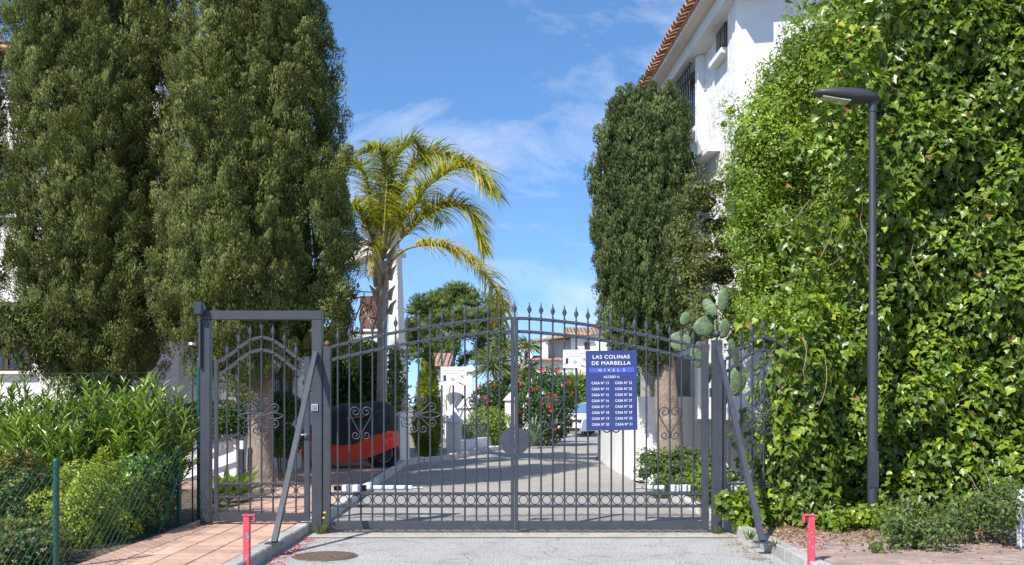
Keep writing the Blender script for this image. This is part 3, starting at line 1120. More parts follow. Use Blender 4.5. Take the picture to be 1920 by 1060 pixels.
# ------------------------------------------------------------------ short red posts on the kerbs
def red_post(x, y, s, label):
    p = thing('barrier_post', label, 'post', (x, y, 0), 'short red posts at the road edge')
    MB().box(x - .027, x + .027, y - .027, y + .027, 0, .500, .004).build('shaft', M['redpaint'], p)
    MB().box(min(x - s * .035, x + s * .075), max(x - s * .035, x + s * .075), y - .034, y + .034, .500, .512, .002).build('cap_plate', M['redpaint'], p)
    MB().box(min(x + s * .060, x + s * .073), max(x + s * .060, x + s * .073), y - .03, y + .03, .440, .500, .002).build('hook_plate', M['redpaint'], p)
    MB().tube([(x + s * .033, y, .455), (x + s * .06, y, .455)], .012, 8).build('bolt', M['metal2'], p)


red_post(GX(463, 8.75), 8.75 - DG, 1, 'short faded red post at the kerb by the terracotta tiles')
red_post(GX(1521, 8.75), 8.75 - DG, -1, 'short faded red post at the kerb by the brick pavers')

# ------------------------------------------------------------------ street lamp
dl = 11.15
lx, ly = GX(1636, dl), dl - DG
sl = thing('street_lamp', 'slim dark grey street lamp with flat LED head in front of the ivy', 'street lamp', (lx, ly, .09))
zt = GZ(205, dl)
MB().tube([(lx, ly, .08), (lx, ly, 2.45)], .058, 20).build('lower_pole', M['lamp'], sl)
MB().tube([(lx, ly, 2.45), (lx, ly, 2.50), (lx, ly, zt)], [.058, .042, .040], 20).build('upper_pole', M['lamp'], sl)
MB().tube([(lx, ly, zt - .03), (lx, ly, zt + .10)], .048, 18).build('spigot', M['lamp'], sl)
dr = MB().box(lx - .05, lx + .05, ly - .062, ly - .05, .55, .95, .004).build('service_door', M['lamp'], sl)
# head: lofted sections from the tail (right) to the tip (left), tilted up a little
secs = [(.06, .05, .02, .05), (.03, .09, .00, .09), (-.08, .12, -.035, .115), (-.22, .135, -.05, .115), (-.40, .13, -.045, .10), (-.55, .11, -.03, .075), (-.63, .07, -.012, .045), (-.66, .02, .0, .02)]
hm = MB()
vs, fs = [], []
ht = Vector((lx, ly, zt + .105))
tl = R(7)
for (u, hw, zl, zh) in secs:
    for k in range(12):
        a = 2 * PI * k / 12
        v = math.cos(a) * hw
        z_ = zl + (zh - zl) * (.5 + .5 * math.sin(a))
        vs.append(ht + Vector((u * math.cos(tl) + z_ * math.sin(tl) * 0, v, z_ - u * math.sin(tl) * 1.0 - .02)))
m = len(secs)
for i in range(m - 1):
    for k in range(12):
        fs.append((i * 12 + k, i * 12 + (k + 1) % 12, (i + 1) * 12 + (k + 1) % 12, (i + 1) * 12 + k))
fs += [tuple(range(12)), tuple(range((m - 1) * 12, m * 12))]
hm.add(vs, fs, True)
hd = hm.build('lamp_head', M['lamp'], sl)
lp = MB()
q = [ht + Vector((u * math.cos(tl), v, zz_ - u * math.sin(tl) - .02)) for u, v, zz_ in [(-.27, -.095, -.052), (-.57, -.075, -.034), (-.57, .075, -.034), (-.27, .095, -.052)]]
lp.add(q + [p + Vector((0, 0, .012)) for p in q], [(0, 1, 2, 3), (7, 6, 5, 4), (0, 4, 5, 1), (1, 5, 6, 2), (2, 6, 7, 3), (3, 7, 4, 0)])
lp.build('lens', M['ledglass'], hd)
# ------------------------------------------------------------------ chain link fences
def chain_fence(name, label, p0, p1, z0, z1, pitch, posts, strut=None, sag=0.0):
    p0, p1 = Vector((*p0, 0)), Vector((*p1, 0))
    d = (p1 - p0)
    L = d.length
    d.normalize()
    fn = thing(name, label, 'fence', (p0.x, p0.y, z0), 'green chain link fences')
    ang = math.atan2(d.y, d.x)
    n = int((z1 - z0) / (pitch * .62))
    step = (z1 - z0) / n
    ms = []
    for s in (1, -1):
        mb = MB()
        pts = [(s * (pitch / 2 + .002) * (1 if j % 2 else -1), .003 * (1 if j % 2 else -1), j * step) for j in range(n + 1)]
        mb.tube(pts, .0031, 4, False, False)
        o = mb.build('wire', M['greenwire'], None, (0, 0, 0))
        ms.append(o.data)
        bpy.data.objects.remove(o)
    k = 0
    t = pitch / 2
    while t < L:
        p = p0 + d * t
        dz = -sag * math.sin(PI * ((t / L * 3) % 1)) + random.uniform(-.006, .006)
        link('wire', ms[k % 2], fn, (p.x, p.y, z0 + dz), None, (0, 0, ang + random.uniform(-.05, .05)))
        t += pitch
        k += 1
    for z in (z0 + .05, z1 - .01):
        MB().tube([p0 + Vector((0, 0, z)), p1 + Vector((0, 0, z))], .002, 5).build('tension_wire', M['greenwire'], fn)
    for (x, y, h) in posts:
        q = MB().tube([(x, y, z0 - .06), (x, y, h)], .025, 14).build('post', M['greenpost'], fn)
        MB().lathe([(.027, 0), (.027, .018), (.018, .028), (.002, .03)], (x, y, h - .004), 14).build('cap', M['greenpost'], q)
    if strut:
        MB().tube(strut, .02, 12).build('strut', M['greenpost'], fn)
    return fn


FX = -3.77
chain_fence('chain_link_fence', 'low green chain link fence along the terracotta pavement', (FX, -5.0), (FX, .05), .09, .955, .072,
            [(FX, -3.12, .99), (FX, -.02, .97)], [(FX, -.72, .08), (FX, -.03, .72)], .012)
chain_fence('chain_link_fence', 'taller green chain link fence behind the oleander hedge', (-8.2, 1.75), (GX(373, 12.2), .7), .09, 1.86, .088,
            [(GX(373, 12.2), .7, 2.0), (-6.9, 1.45, 1.9)], None, .05)

# ------------------------------------------------------------------ building helpers
def wall_box(name, x0, x1, y0, y1, z0, z1, mat, parent, b=0.0):
    return MB().box(x0, x1, y0, y1, z0, z1, b).build(name, mat, parent)


def tile_row(parent, p, q, down, n, r=.085, L=.34, mat=None):
    """barrel tiles side by side from p to q, each running along the slope vector down"""
    p, q, down = Vector(p), Vector(q), Vector(down).normalized()
    ax = (q - p).normalized()
    up = ax.cross(down).normalized()
    if up.z < 0: up = -up
    mb = MB()
    k = 7
    vs, fs = [], []
    for e, rr in ((0, r * .88), (L, r)):
        for sh in (0, .016):
            for i in range(k):
                a = PI * i / (k - 1)
                vs.append(ax * math.cos(a) * (rr - sh) + up * math.sin(a) * (rr - sh) + down * e)
    for base in (0,):
        for i in range(k - 1):
            fs += [(i, i + 1, 2 * k + i + 1, 2 * k + i), (k + i, 3 * k + i, 3 * k + i + 1, k + i + 1), (2 * k + i, 2 * k + i + 1, 3 * k + i + 1, 3 * k + i), (i, k + i, k + i + 1, i + 1)]
    mb.add(vs, fs, False)
    src = None
    for i in range(n):
        c = p + (q - p) * ((i + .5) / n) + Vector((0, 0, random.uniform(-.008, .008))) + down * random.uniform(-.012, .012)
        if src is None:
            src = mb.build('roof_tile', mat or M['terra'], parent, (0, 0, 0))
            src.location = c - ORG[parent]
        else:
            share(src, 'roof_tile', parent, c)


def window(parent, x0, x1, z0, z1, y, face=-1, axis='y', frame=None, bars=0, depth=.06):
    """framed window standing proud of a wall; axis is the wall normal's axis, face its sign"""
    fr = frame or M['wood']
    def B(a0, a1, b0, b1, c0, c1):
        b0, b1 = min(b0, b1), max(b0, b1)
        return (a0, a1, b0, b1, c0, c1) if axis == 'y' else (b0, b1, a0, a1, c0, c1)
    t = .07
    mb = MB()
    for a in ((x0, x1, z0, z0 + t), (x0, x1, z1 - t, z1), (x0, x0 + t, z0 + t, z1 - t), (x1 - t, x1, z0 + t, z1 - t), ((x0 + x1) / 2 - t / 2, (x0 + x1) / 2 + t / 2, z0 + t, z1 - t)):
        mb.box(*B(a[0], a[1], y, y + face * depth, a[2], a[3]))
    w = mb.build('window', fr, parent)
    for a, b in (((x0 + t), (x0 + x1) / 2 - t / 2), ((x0 + x1) / 2 + t / 2, x1 - t)):
        MB().box(*B(a, b, y, y + face * depth * .45, z0 + t, z1 - t)).build('pane', M['glass'], w)
    MB().box(*B(x0 - .08, x1 + .08, y, y + face * (depth + .09), z0 - .07, z0 - .003)).build('sill', M['stucco2'], w)
    for i in range(bars):
        u = x0 + (x1 - x0) * (i + .5) / bars
        p = (u, y + face * .14) if axis == 'y' else (y + face * .14, u)
        MB().tube([(*p, z0 - .02), (*p, z1 + .02)], .011, 6).build('window_bar', M['metal'], w)
    if bars:
        for z in (z0 + .1, z1 - .1):
            MB().box(*B(x0 - .03, x1 + .03, y + face * .125, y + face * .155, z - .012, z + .012)).build('bar_rail', M['metal'], w)
    return w


# ------------------------------------------------------------------ white house behind the big cypresses
hl = thing('white_house', 'tall white stucco house half hidden behind the two big cypresses', 'house', (-8.5, 10.6, 0))
YB = 10.6
wall_box('wall', -15.5, -7.3, YB, YB + 6, 0, 9.1, M['stucco'], hl)
wall_box('wall', -7.3, -6.05, YB + .1, YB + 4, 0, 3.25, M['stucco'], hl)
wall_box('wall', -6.05, -4.55, YB - .5, YB + 4, 0, 3.25, M['stucco'], hl)
rf = MB().prism([(YB - .45, 9.1), (YB + 6.4, 9.1), (YB + 3, 10.4)], 'x', -15.8, -7.1).build('roof', M['terra'], hl)
tile_row(hl, (-13, YB - .45, 9.16), (-7.15, YB - .45, 9.16), (0, -.9, -.35), 28)
window(hl, -11.2, -10.4, 5.6, 7.0, YB, -1)
window(hl, -11.5, -10.5, 2.2, 3.7, YB, -1, bars=7)
window(hl, -9.3, -8.4, 5.6, 7.0, YB, -1)
window(hl, -5.15, -4.68, 1.28, 2.12, YB - .5, -1, bars=5)
MB().prism([(YB - .80, 2.18), (YB - .503, 2.18), (YB - .503, 2.46)], 'x', -5.25, -4.58).build('window_hood', M['stucco2'], hl)

# low white planter wall and clipped shrubs near the trunk
MB().box(-6.4, -4.98, 6.85, 7.15, .05, .95, .02).build('planter_wall', M['dirtywall'], None, label='low white planter wall behind the bollard light', cat='wall')

# ------------------------------------------------------------------ terrace wing with the palm, pillar and beam
tw = thing('terrace_house', 'white terrace wing above the covered motorcycle with tall buttress pillar', 'house', (-3.9, 13.6, 0))
dT = 25.2
wall_box('wall', -6.0, GX(718, dT), dT - DG, dT - DG + .85, 2.25, GZ(622, dT), M['stucco2'], tw)
wall_box('back_wall', -6.0, GX(718, dT), dT - DG + .65, dT - DG + .84, .05, 2.248, M['dirtywall'], tw)
wall_box('coping', -6.1, GX(718, dT) + .03, dT - DG - .06, dT - DG + .25, GZ(622, dT) + .003, GZ(622, dT) + .06, M['stucco2'], tw)
gy = dT - DG + .12
for i in range(15):
    x = -5.2 + i * .14
    MB().tube([(x, gy, .10), (x, gy, 2.24)], .012, 6).build('grille_bar', M['metal'], tw)
for z in (.5, 1.9):
    MB().box(-5.3, -3.1, gy - .02, gy + .02, z - .015, z + .015).build('grille_rail', M['metal'], tw)
dP = 24.6
bp_ = MB()
yb = dP - DG
b0, b1, t0, t1 = GX(727, dP), GX(768, dP), GX(730, dP), GX(752, dP)
z1 = GZ(478, dP)
bp_.add([(b0, yb, 0), (b0 + .34, yb - .25, 0), (b1, yb + .15, 0), (b1 - .2, yb + .7, 0), (t0, yb + .05, z1), (t0 + .20, yb - .10, z1), (t1, yb + .15, z1), (t0 + .1, yb + .5, z1)],
        [(0, 3, 2, 1), (4, 5, 6, 7), (0, 1, 5, 4), (1, 2, 6, 5), (2, 3, 7, 6), (3, 0, 4, 7)])
bp_.build('buttress_pillar', M['stucco2'], tw)
MB().box(t0 - .05, t1 + .07, yb - .15, yb + .6, z1 + .002, z1 + .12, .02).build('capital', M['stucco2'], tw)
bq, bz = Vector((-5.6, yb + 5.2, 0)), (z1 + .122 + GZ(436, dP)) / 2
MB().bar((t1 - .30, yb + .25, bz), (bq.x, bq.y, bz), .5, GZ(436, dP) - z1 - .122).build('beam', M['stucco2'], tw)
MB().box(GX(676, dP), t1 - .06, yb + .02, yb + .9, GZ(436, dP) + .003, GZ(375, dP)).build('parapet', M['stucco2'], tw)
cpx = GX(735, dP)
ch = MB().box(cpx - .15, cpx + .15, yb + .04, yb + .36, GZ(375, dP) + .003, GZ(352, dP)).build('chimney', M['stucco2'], tw)
MB().add([(cpx - .22, yb - .02, GZ(352, dP) + .003), (cpx + .22, yb - .02, GZ(352, dP) + .003), (cpx + .22, yb + .42, GZ(352, dP) + .003), (cpx - .22, yb + .42, GZ(352, dP) + .003), (cpx, yb + .2, GZ(333, dP))],
         [(3, 2, 1, 0), (0, 1, 4), (1, 2, 4), (2, 3, 4), (3, 0, 4)]).build('chimney_cap', M['stucco2'], ch)
MB().box(b1 - .22, b1 - .02, yb - .26, yb - .18, 1.28, 2.0).build('letter_niche', M['dirtywall'], tw)

# brown panel and bicycle on the terrace
pan = MB().box(GX(676, 25.9), GX(709, 25.9), 14.3, 14.35, GZ(622, 25.2) + .07, GZ(556, 25.9), .01).build('woven_screen', M['rattan'], None, label='brown woven screen standing on the white terrace', cat='screen')
bk = thing('bicycle', 'black bicycle parked on the white terrace in front of a brown screen', 'bicycle', (GX(680, 25.6), 13.95, GZ(622, 25.2)))
zb = GZ(622, 25.2) + .06
dirb = Vector((.62, -.55, 0)).normalized()
c1 = Vector((GX(690, 25.5), 13.98, zb + .33))
c2 = c1 - dirb * 1.02
upv = Vector((0, 0, 1))
for c_ in (c1, c2):
    ty = MB().tube([c_ + (dirb * math.cos(2 * PI * i / 28) + upv * math.sin(2 * PI * i / 28)) * .32 for i in range(29)], .02, 6, False).build('wheel', M['black'], bk)
    sp = MB()
    for i in range(14):
        a = 2 * PI * i / 14
        sp.tube([c_, c_ + (dirb * math.cos(a) + upv * math.sin(a)) * .31], .0025, 4, False)
    sp.build('spokes', M['steel'], ty)
bb = c1 * .5 + c2 * .5 + Vector((0, 0, -.05))
seat = c2 + dirb * .22 + upv * .50
hd_ = c1 - dirb * .16 + upv * .52
fr_ = MB()
for a, b in ((bb, seat), (seat, hd_), (hd_, bb), (bb, c2), (c2, seat)): fr_.tube([a, b], .018, 7)
fr_.build('frame', M['black'], bk)
MB().tube([hd_ + upv * .1, c1], .016, 7).build('fork', M['black'], bk)
side = dirb.cross(upv)
MB().tube([hd_ + upv * .14 - side * .3, hd_ + upv * .12, hd_ + upv * .14 + side * .3], .014, 7).build('handlebar', M['black'], bk)
MB().ball(seat + upv * .08, .06, 10, 6, (2, 1.2, .6)).build('saddle', M['black'], bk)

# ------------------------------------------------------------------ motorcycle under its cover
dM = 22.3
ym = dM - DG
mo = thing('covered_motorcycle', 'motorcycle under a black and red cloth cover on the parking bay', 'motorcycle', (GX(655, dM), ym, .1))
xl, xr = GX(548, dM), GX(746, dM)
prof = [(0, .62, .16), (.05, .80, .28), (.14, .95, .36), (.26, 1.12, .42), (.36, 1.40, .46), (.5, 1.50, .44), (.62, 1.49, .42), (.75, 1.54, .42), (.88, 1.53, .40), (.95, 1.44, .36), (.985, 1.22, .28), (1.0, .80, .14)]
NS = 20


def cover_ring(u, zt_, hw, z, f):
    """outline point of the cover at height fraction f of section u"""


def cover(za, zb_, name, mat, grow):
    """za, zb_: functions of u giving the bottom and the top of this piece"""
    mb = MB()
    vs, fs = [], []
    K = 17
    for i, (u, zt_, hw) in enumerate(prof):
        lo, hi = za(u), zb_(u, zt_)
        x = xl + (xr - xl) * u
        for k in range(K):
            a = PI * k / (K - 1)
            if name == 'cover_top':
                t = math.sin(a)
                z = lo + (hi - lo) * t ** .55
                y = -math.cos(a) * hw * (1 + .03 * math.sin(u * 31 + k))
            else:
                t = k / (K - 1)
                # front skirt only: sweep front face then back
                if k <= 8:
                    z = lo + (hi - lo) * k / 8
                    y = -(hw + .03 * math.sin(u * 37 + z * 6) + .02 * (1 - k / 8))
                else:
                    z = hi + (lo - hi) * (k - 8) / 8
                    y = hw + .02 * math.sin(u * 29 + z * 5)
            vs.append((x + (.03 * math.sin(k * 2.1) if 0 < i < len(prof) - 1 else 0), ym + y, z))
    m = len(prof)
    for i in range(m - 1):
        for k in range(K - 1):
            fs.append((i * K + k, i * K + k + 1, (i + 1) * K + k + 1, (i + 1) * K + k))
    fs += [tuple(range(K)), tuple(range((m - 1) * K, m * K))]
    mb.add(vs, fs, True)
    return mb.build(name, mat, mo)


mid = lambda u: .64 + .26 * max(0, u - .62) / .38 + .05 * math.sin(u * 9)
ct = cover(lambda u: mid(u) - .01, lambda u, z: max(z, mid(u) + .03), 'cover_top', M['coverblack'], 0)
cover(lambda u: .22 + .34 * max(0, (u - .55) / .45) ** 1.5 + .20 * max(0, (.3 - u) / .3), lambda u, z: min(mid(u), z), 'cover_skirt', M['coverred'], 0)
MB().bar((GX(650, dM - .5), ym - .46, 1.17), (GX(682, dM - .5), ym - .455, 1.215), .05, .03).build('strap', M['orange'], mo)
for u in (.10, .86):
    x = xl + (xr - xl) * u
    wh = MB().tube([(x + .29 * math.cos(2 * PI * i / 24), ym, .40 + .29 * math.sin(2 * PI * i / 24)) for i in range(25)], .075, 8, False).build('wheel', M['black'], mo)
    MB().lathe([(.2, -.03), (.2, .03)], (0, 0, 0), 18).build('rim', M['metal2'], wh, (0, 0, 0)).rotation_euler = (R(90), 0, 0)
    wh.children[0].location = Vector((x, ym, .40)) - ORG[wh]

# ------------------------------------------------------------------ stained retaining wall and big white house beside the trimmed cypress
WP = [(7.0, 8.0), (2.75, 8.0), (2.48, 8.15), (2.34, 8.6), (2.28, 10), (2.26, 13), (2.34, 16.2), (2.95, 20.2), (4.1, 23.6)]
rw = thing('retaining_wall', 'curved dirty white retaining wall behind the gate, running along the drive', 'wall', (2.6, 10, 0))
vs, fs = [], []
for i, (x, y) in enumerate(WP):
    xa, ya = WP[max(i - 1, 0)]
    xb, yb_ = WP[min(i + 1, len(WP) - 1)]
    L = math.hypot(xb - xa, yb_ - ya)
    nx, ny = -(yb_ - ya) / L * .25, (xb - xa) / L * .25
    h = 1.62
    vs += [(x, y, -.02), (x, y, h), (x - nx, y - ny, h), (x - nx, y - ny, -.02)]
for i in range(len(WP) - 1):
    a, b = i * 4, i * 4 + 4
    for k in range(4): fs.append((a + k, a + (k + 1) % 4, b + (k + 1) % 4, b + k))
fs += [(0, 1, 2, 3), (len(vs) - 4, len(vs) - 1, len(vs) - 2, len(vs) - 3)]
MB().add(vs, fs).build('wall_body', M['dirtywall'], rw)
MB().box(2.6, 9.0, 8.7, 9.0, 1.3, 2.45).build('upper_wall', pmat('grey_render', (.36, .35, .33), .9, 0, .15, 2, .4, 20), rw)
MB().add([(2.5, 8.2, 1.3), (9, 8.2, 1.3), (9, 24, 1.3), (4.3, 24, 1.3), (3.1, 20.2, 1.3), (2.5, 16, 1.3), (2.45, 9, 1.3)], [(0, 1, 2, 3, 4, 5, 6)]).build('garden_terrace', M['soil'], None, (0, 0, 1.3), kind='structure')

hr = thing('stucco_house', 'big white rough stucco house with clay tile eave above the trimmed cypress', 'house', (5.5, 8, 0))
e0 = Vector((-.0563, 1, 0)).normalized()            # direction of the side wall
nrm_side = Vector((-e0.y, e0.x, 0))                 # outward, towards the drive
D0 = 17.0 - DG
A = Vector((GX(1377, 17.0), D0, 0))                 # near corner


def on_side(s, out, z):
    return A + e0 * s + nrm_side * out + Vector((0, 0, z))


def side_box(name, s0, s1, o0, o1, z0, z1_, mat, parent=hr, b=0):
    vs = [on_side(s, o_, z) for s in (s0, s1) for o_ in (o0, o1) for z in (z0, z1_)]
    return MB().add(vs, [(0, 1, 3, 2), (4, 6, 7, 5), (0, 4, 5, 1), (2, 3, 7, 6), (0, 2, 6, 4), (1, 5, 7, 3)]).build(name, mat, parent)


ZE = 8.45
body = MB()
far = on_side(5.3, 0, 0)
P = [A, Vector((A.x + 7, A.y, 0)), Vector((A.x + 7, A.y + 7, 0)), far]
n4 = len(P)
body.add([p + Vector((0, 0, 1.2)) for p in P] + [p + Vector((0, 0, 9.2)) for p in P],
         [(3, 2, 1, 0), (4, 5, 6, 7)] + [(i, (i + 1) % 4, 4 + (i + 1) % 4, 4 + i) for i in range(4)])
body.build('wall', M['stucco'], hr)
# bay standing out from the front with a sloping soffit
by0, by1 = A.y - .62, A.y - .003
bx0, bx1 = GX(1357, 16.4) - .03, A.x + 5.0
bay = MB()
zs0, zs1 = GZ(262, 16.4), GZ(330, 17.0)
bay.prism([(by0, 9.6), (by1, 9.6), (by1, zs1), (by0, zs0)], 'x', bx0 + .22, bx1)
bay.build('bay', M['stucco'], hr)
# eave: fascia board, soffit and two courses of tiles
side_box('cornice', -1.2, 5.5, -.02, .30, ZE - .42, ZE - .18, M['stucco2'])
side_box('eave_board', -1.2, 5.6, -.02, .52, ZE - .178, ZE - .10, M['cream'])
side_box('roof_deck', -1.2, 5.62, -2.5, .54, ZE - .098, ZE - .03, M['terra'])
dn = nrm_side * .92 + Vector((0, 0, -.38))
tile_row(hr, on_side(-1.2, .36, ZE + .06), on_side(5.6, .36, ZE + .06), dn, 34)
tile_row(hr, on_side(-1.2, .06, ZE + .20), on_side(5.6, .06, ZE + .20), dn, 34)
# side windows
def side_window(s0, s1, z0, z1_, bars, name='window'):
    t = .07
    w = side_box('window', s0, s1, .003, .05, z0, z1_, M['wood'])
    mid_ = (s0 + s1) / 2
    for a, b in ((s0 + t, mid_ - t / 2), (mid_ + t / 2, s1 - t)):
        side_box('pane', a, b, .05, .056, z0 + t, z1_ - t, M['glass'], w)
    side_box('sill', s0 - .1, s1 + .1, .003, .16, z0 - .09, z0 - .003, M['stucco2'], w)
    for i in range(bars):
        s_ = s0 + (s1 - s0) * (i + .5) / bars
        MB().tube([on_side(s_, .2, z0 - .05), on_side(s_, .2, z1_ + .05)], .013, 6).build('window_bar', M['metal'], w)
    if bars:
        for z in (z0, z1_):
            MB().bar(on_side(s0 - .03, .2, z), on_side(s1 + .03, .2, z), .03, .03).build('bar_rail', M['metal'], w)


side_window(.35, 1.0, 7.55, 8.9, 0)
side_window(2.3, 4.6, 6.75, 7.95, 12)
side_box('pilaster', 2.0, 2.2, .003, .14, 1.2, ZE - .43, M['stucco'])
side_box('ledge', .9, 2.0, .003, .22, 5.95, 6.05, M['stucco2'])

# ------------------------------------------------------------------ low wall with capped pillars beside the drive
def pyramid_pillar(parent, x, y, w, h, cap, name='pillar'):
    p = MB().box(x - w / 2, x + w / 2, y - w / 2, y + w / 2, 0, h).build(name, M['stucco2'], parent)
    c_ = w * .68
    z = h + .002
    MB().add([(x - c_, y - c_, z), (x + c_, y - c_, z), (x + c_, y + c_, z), (x - c_, y + c_, z), (x, y, z + cap)],
             [(3, 2, 1, 0), (0, 1, 4), (1, 2, 4), (2, 3, 4), (3, 0, 4)]).build('cap', M['stucco2'], p)


lw = thing('garden_wall', 'low white garden wall with pyramid capped pillars and iron railing', 'wall', (-1.1, 20.5, 0))
pa, pb_ = (-1.68, 17.9), (-.60, 22.9)
pyramid_pillar(lw, *pa, .40, .97, .33)
pyramid_pillar(lw, *pb_, .36, .86, .34)
ux, uy = (pb_[0] - pa[0]), (pb_[1] - pa[1])
MB().bar((pa[0] + ux * .04, pa[1] + uy * .04, .20), (pb_[0] - ux * .035, pb_[1] - uy * .035, .20), .24, .42).build('base_wall', M['stucco2'], lw)
for i in range(26):
    t = .06 + .88 * i / 25
    MB().tube([(pa[0] + ux * t, pa[1] + uy * t, .40), (pa[0] + ux * t, pa[1] + uy * t, .84)], .012, 6).build('baluster', M['metal'], lw)
MB().bar((pa[0] + ux * .04, pa[1] + uy * .04, .84), (pb_[0] - ux * .04, pb_[1] - uy * .04, .84), .03, .02).build('rail', M['metal'], lw)
bw = thing('garden_wall', 'white wall with pyramid capped pillars behind the round green bush', 'wall', (-1.5, 26, 0))
for (px, pyb, d_, w, h, cp) in ((872, 0, 36.5, .42, 1.35, .42), (898, 0, 38.5, .44, 1.40, .46), (848, 0, 34.5, .4, 1.1, .4)):
    pyramid_pillar(bw, GX(px, d_), d_ - DG, w, h, cp)
MB().bar((GX(848, 34.5) + .2, 34.7 - DG, .45), (GX(872, 36.5) - .2, 36.3 - DG, .45), .2, .9).build('wall_body', M['stucco2'], bw)
MB().bar((GX(872, 36.5) + .1, 36.9 - DG, .45), (GX(898, 38.5) - .1, 38.2 - DG, .45), .2, .9).build('wall_body', M['stucco2'], bw)
pw = thing('gate_pillar', 'single white pillar with pyramid cap next to the yucca', 'pillar', (GX(958, 35), 35 - DG, 0))
pyramid_pillar(pw, GX(957, 35), 35 - DG, .38, 1.62, .28, 'shaft')

# ------------------------------------------------------------------ white porch with an arch
ah = thing('porch_house', 'small white porch with arched doorway and capped chimney', 'house', (GX(850, 42), 30.5, 0))
da = 42.0
x0, x1, zt_ = GX(806, da), GX(878, da), 2.85
ax0, ax1, az = GX(833, da), GX(872, da), 1.70
poly = [(x0, 0), (ax0, 0), (ax0, az)]
for i in range(9):
    a = PI - PI * i / 8
    poly.append(((ax0 + ax1) / 2 + (ax1 - ax0) / 2 * math.cos(a), az + .30 * math.sin(a)))
poly += [(ax1, az), (ax1, 0), (x1, 0), (x1, zt_), (x0, zt_ + .35)]
ym_ = da - DG
mbp = MB()
n_ = len(poly)
pv_ = [(u, ym_, v) for u, v in poly] + [(u, ym_ + .35, v) for u, v in poly]
top_i = [n_ - 1, n_ - 2]
fs = []
# front face split into left pier, arch band pieces, right pier
L_ = [0, 1, 2, 3, n_ - 1]
def facepoly(idx): return tuple(idx)
arc_i = list(range(2, 13))
mbp.add(pv_, [facepoly([0, 1, 2, n_ - 1]), facepoly([13, 14, 15, 12])] + [facepoly([arc_i[k], arc_i[k + 1], n_ - 1]) for k in range(5)] + [facepoly([arc_i[k], arc_i[k + 1], n_ - 2]) for k in range(5, 10)] + [facepoly([arc_i[5], n_ - 2, n_ - 1])]
        + [(i, (i + 1) % n_, n_ + (i + 1) % n_, n_ + i) for i in range(n_)])
mbp.build('arch_wall', M['stucco2'], ah)
MB().box(x0, x1, ym_ + 2.2, ym_ + 2.4, 0, 2.9).build('rear_wall', M['stucco2'], ah)
MB().box(GX(857, da) + .1, GX(868, da) + .1, ym_ + 2.13, ym_ + 2.197, .05, 1.95).build('door', M['wood'], ah)
MB().prism([(ym_ - .2, 2.95), (ym_ + 2.6, 3.6), (ym_ + 2.6, 3.75), (ym_ - .2, 3.08)], 'x', x0 - .3, x1 - .75).build('roof', M['roof'], ah)
tile_row(ah, (x0 - .3, ym_ - .2, 3.08), (x1 - .75, ym_ - .2, 3.08), (0, -.95, -.22), 6, .085)
cw = GX(881, da)
MB().box(x1 + .002, GX(886, da), ym_ - .05, ym_ + .4, 0, 2.85).build('chimney', M['stucco2'], ah)
MB().add([(cw - .24, ym_ - .15, 2.853), (cw + .3, ym_ - .15, 2.853), (cw + .3, ym_ + .5, 2.853), (cw - .24, ym_ + .5, 2.853), (cw + .02, ym_ + .17, 3.2)], [(3, 2, 1, 0), (0, 1, 4), (1, 2, 4), (2, 3, 4), (3, 0, 4)]).build('chimney_cap', M['stucco2'], ah)
MB().box(GX(886, da) + .003, GX(955, da), ym_ + .1, ym_ + .4, 0, 1.9).build('side_wall', M['stucco2'], ah)

# ------------------------------------------------------------------ far white villa
vh = thing('villa', 'far white villa with clay roofs, louvred screen and wooden pergola', 'house', (GX(1050, 60), 49, 0))
dv = 60.0
yv = dv - DG
V = lambda px: GX(px, dv)
Z = lambda py: GZ(py, dv)
MB().box(V(1004), V(1150), yv, yv + 6, 0, Z(675)).build('lower_wall', M['stucco2'], vh)
MB().box(V(1000), V(1150), yv - .35, yv - .003, Z(704), Z(694)).build('ledge', M['cream'], vh)
MB().box(V(1072), V(1150), yv + 1.0, yv + 6, Z(675) + .003, Z(625)).build('upper_wall', M['stucco2'], vh)
lr = MB().prism([(yv - .3, Z(675)), (yv + 1.9, Z(664)), (yv + 1.9, Z(675))], 'x', V(985), V(1068)).build('lower_roof', M['roof'], vh)
tile_row(vh, (V(985), yv - .2, Z(674)), (V(1068), yv - .2, Z(674)), (0, -.9, -.3), 18, .075)
ur = MB().prism([(yv + .7, Z(625)), (yv + 6.2, Z(625)), (yv + 3.4, Z(606))], 'x', V(1066), V(1152)).build('upper_roof', M['roof'], vh)
tile_row(vh, (V(1066), yv + .8, Z(624)), (V(1110), yv + .8, Z(624)), (0, -.9, -.4), 10, .075)
MB().box(V(1015), V(1028), yv + .3, yv + .8, Z(672), Z(636)).build('chimney', M['stucco2'], vh)
MB().add([(V(1013), yv + .2, Z(636) + .003), (V(1030), yv + .2, Z(636) + .003), (V(1030), yv + .9, Z(636) + .003), (V(1013), yv + .9, Z(636) + .003), (V(1021.5), yv + .55, Z(629))], [(3, 2, 1, 0), (0, 1, 4), (1, 2, 4), (2, 3, 4), (3, 0, 4)]).build('chimney_cap', M['stucco2'], vh)
for i in range(12):
    z = Z(678) + (Z(634) - Z(678)) * i / 12
    MB().box(V(1029), V(1071), yv + 1.2, yv + 1.24, z, z + .07).build('louvre_slat', M['white_pl'], vh)
MB().box(V(1029), V(1071), yv + 1.6, yv + 1.7, Z(678), Z(630)).build('screen_wall', M['cream'], vh)
MB().prism([(V(968), Z(641)), (V(1072), Z(626)), (V(1072), Z(630)), (V(968), Z(645))], 'y', yv + .2, yv + 2.5).build('pergola_roof', M['pergola'], vh)
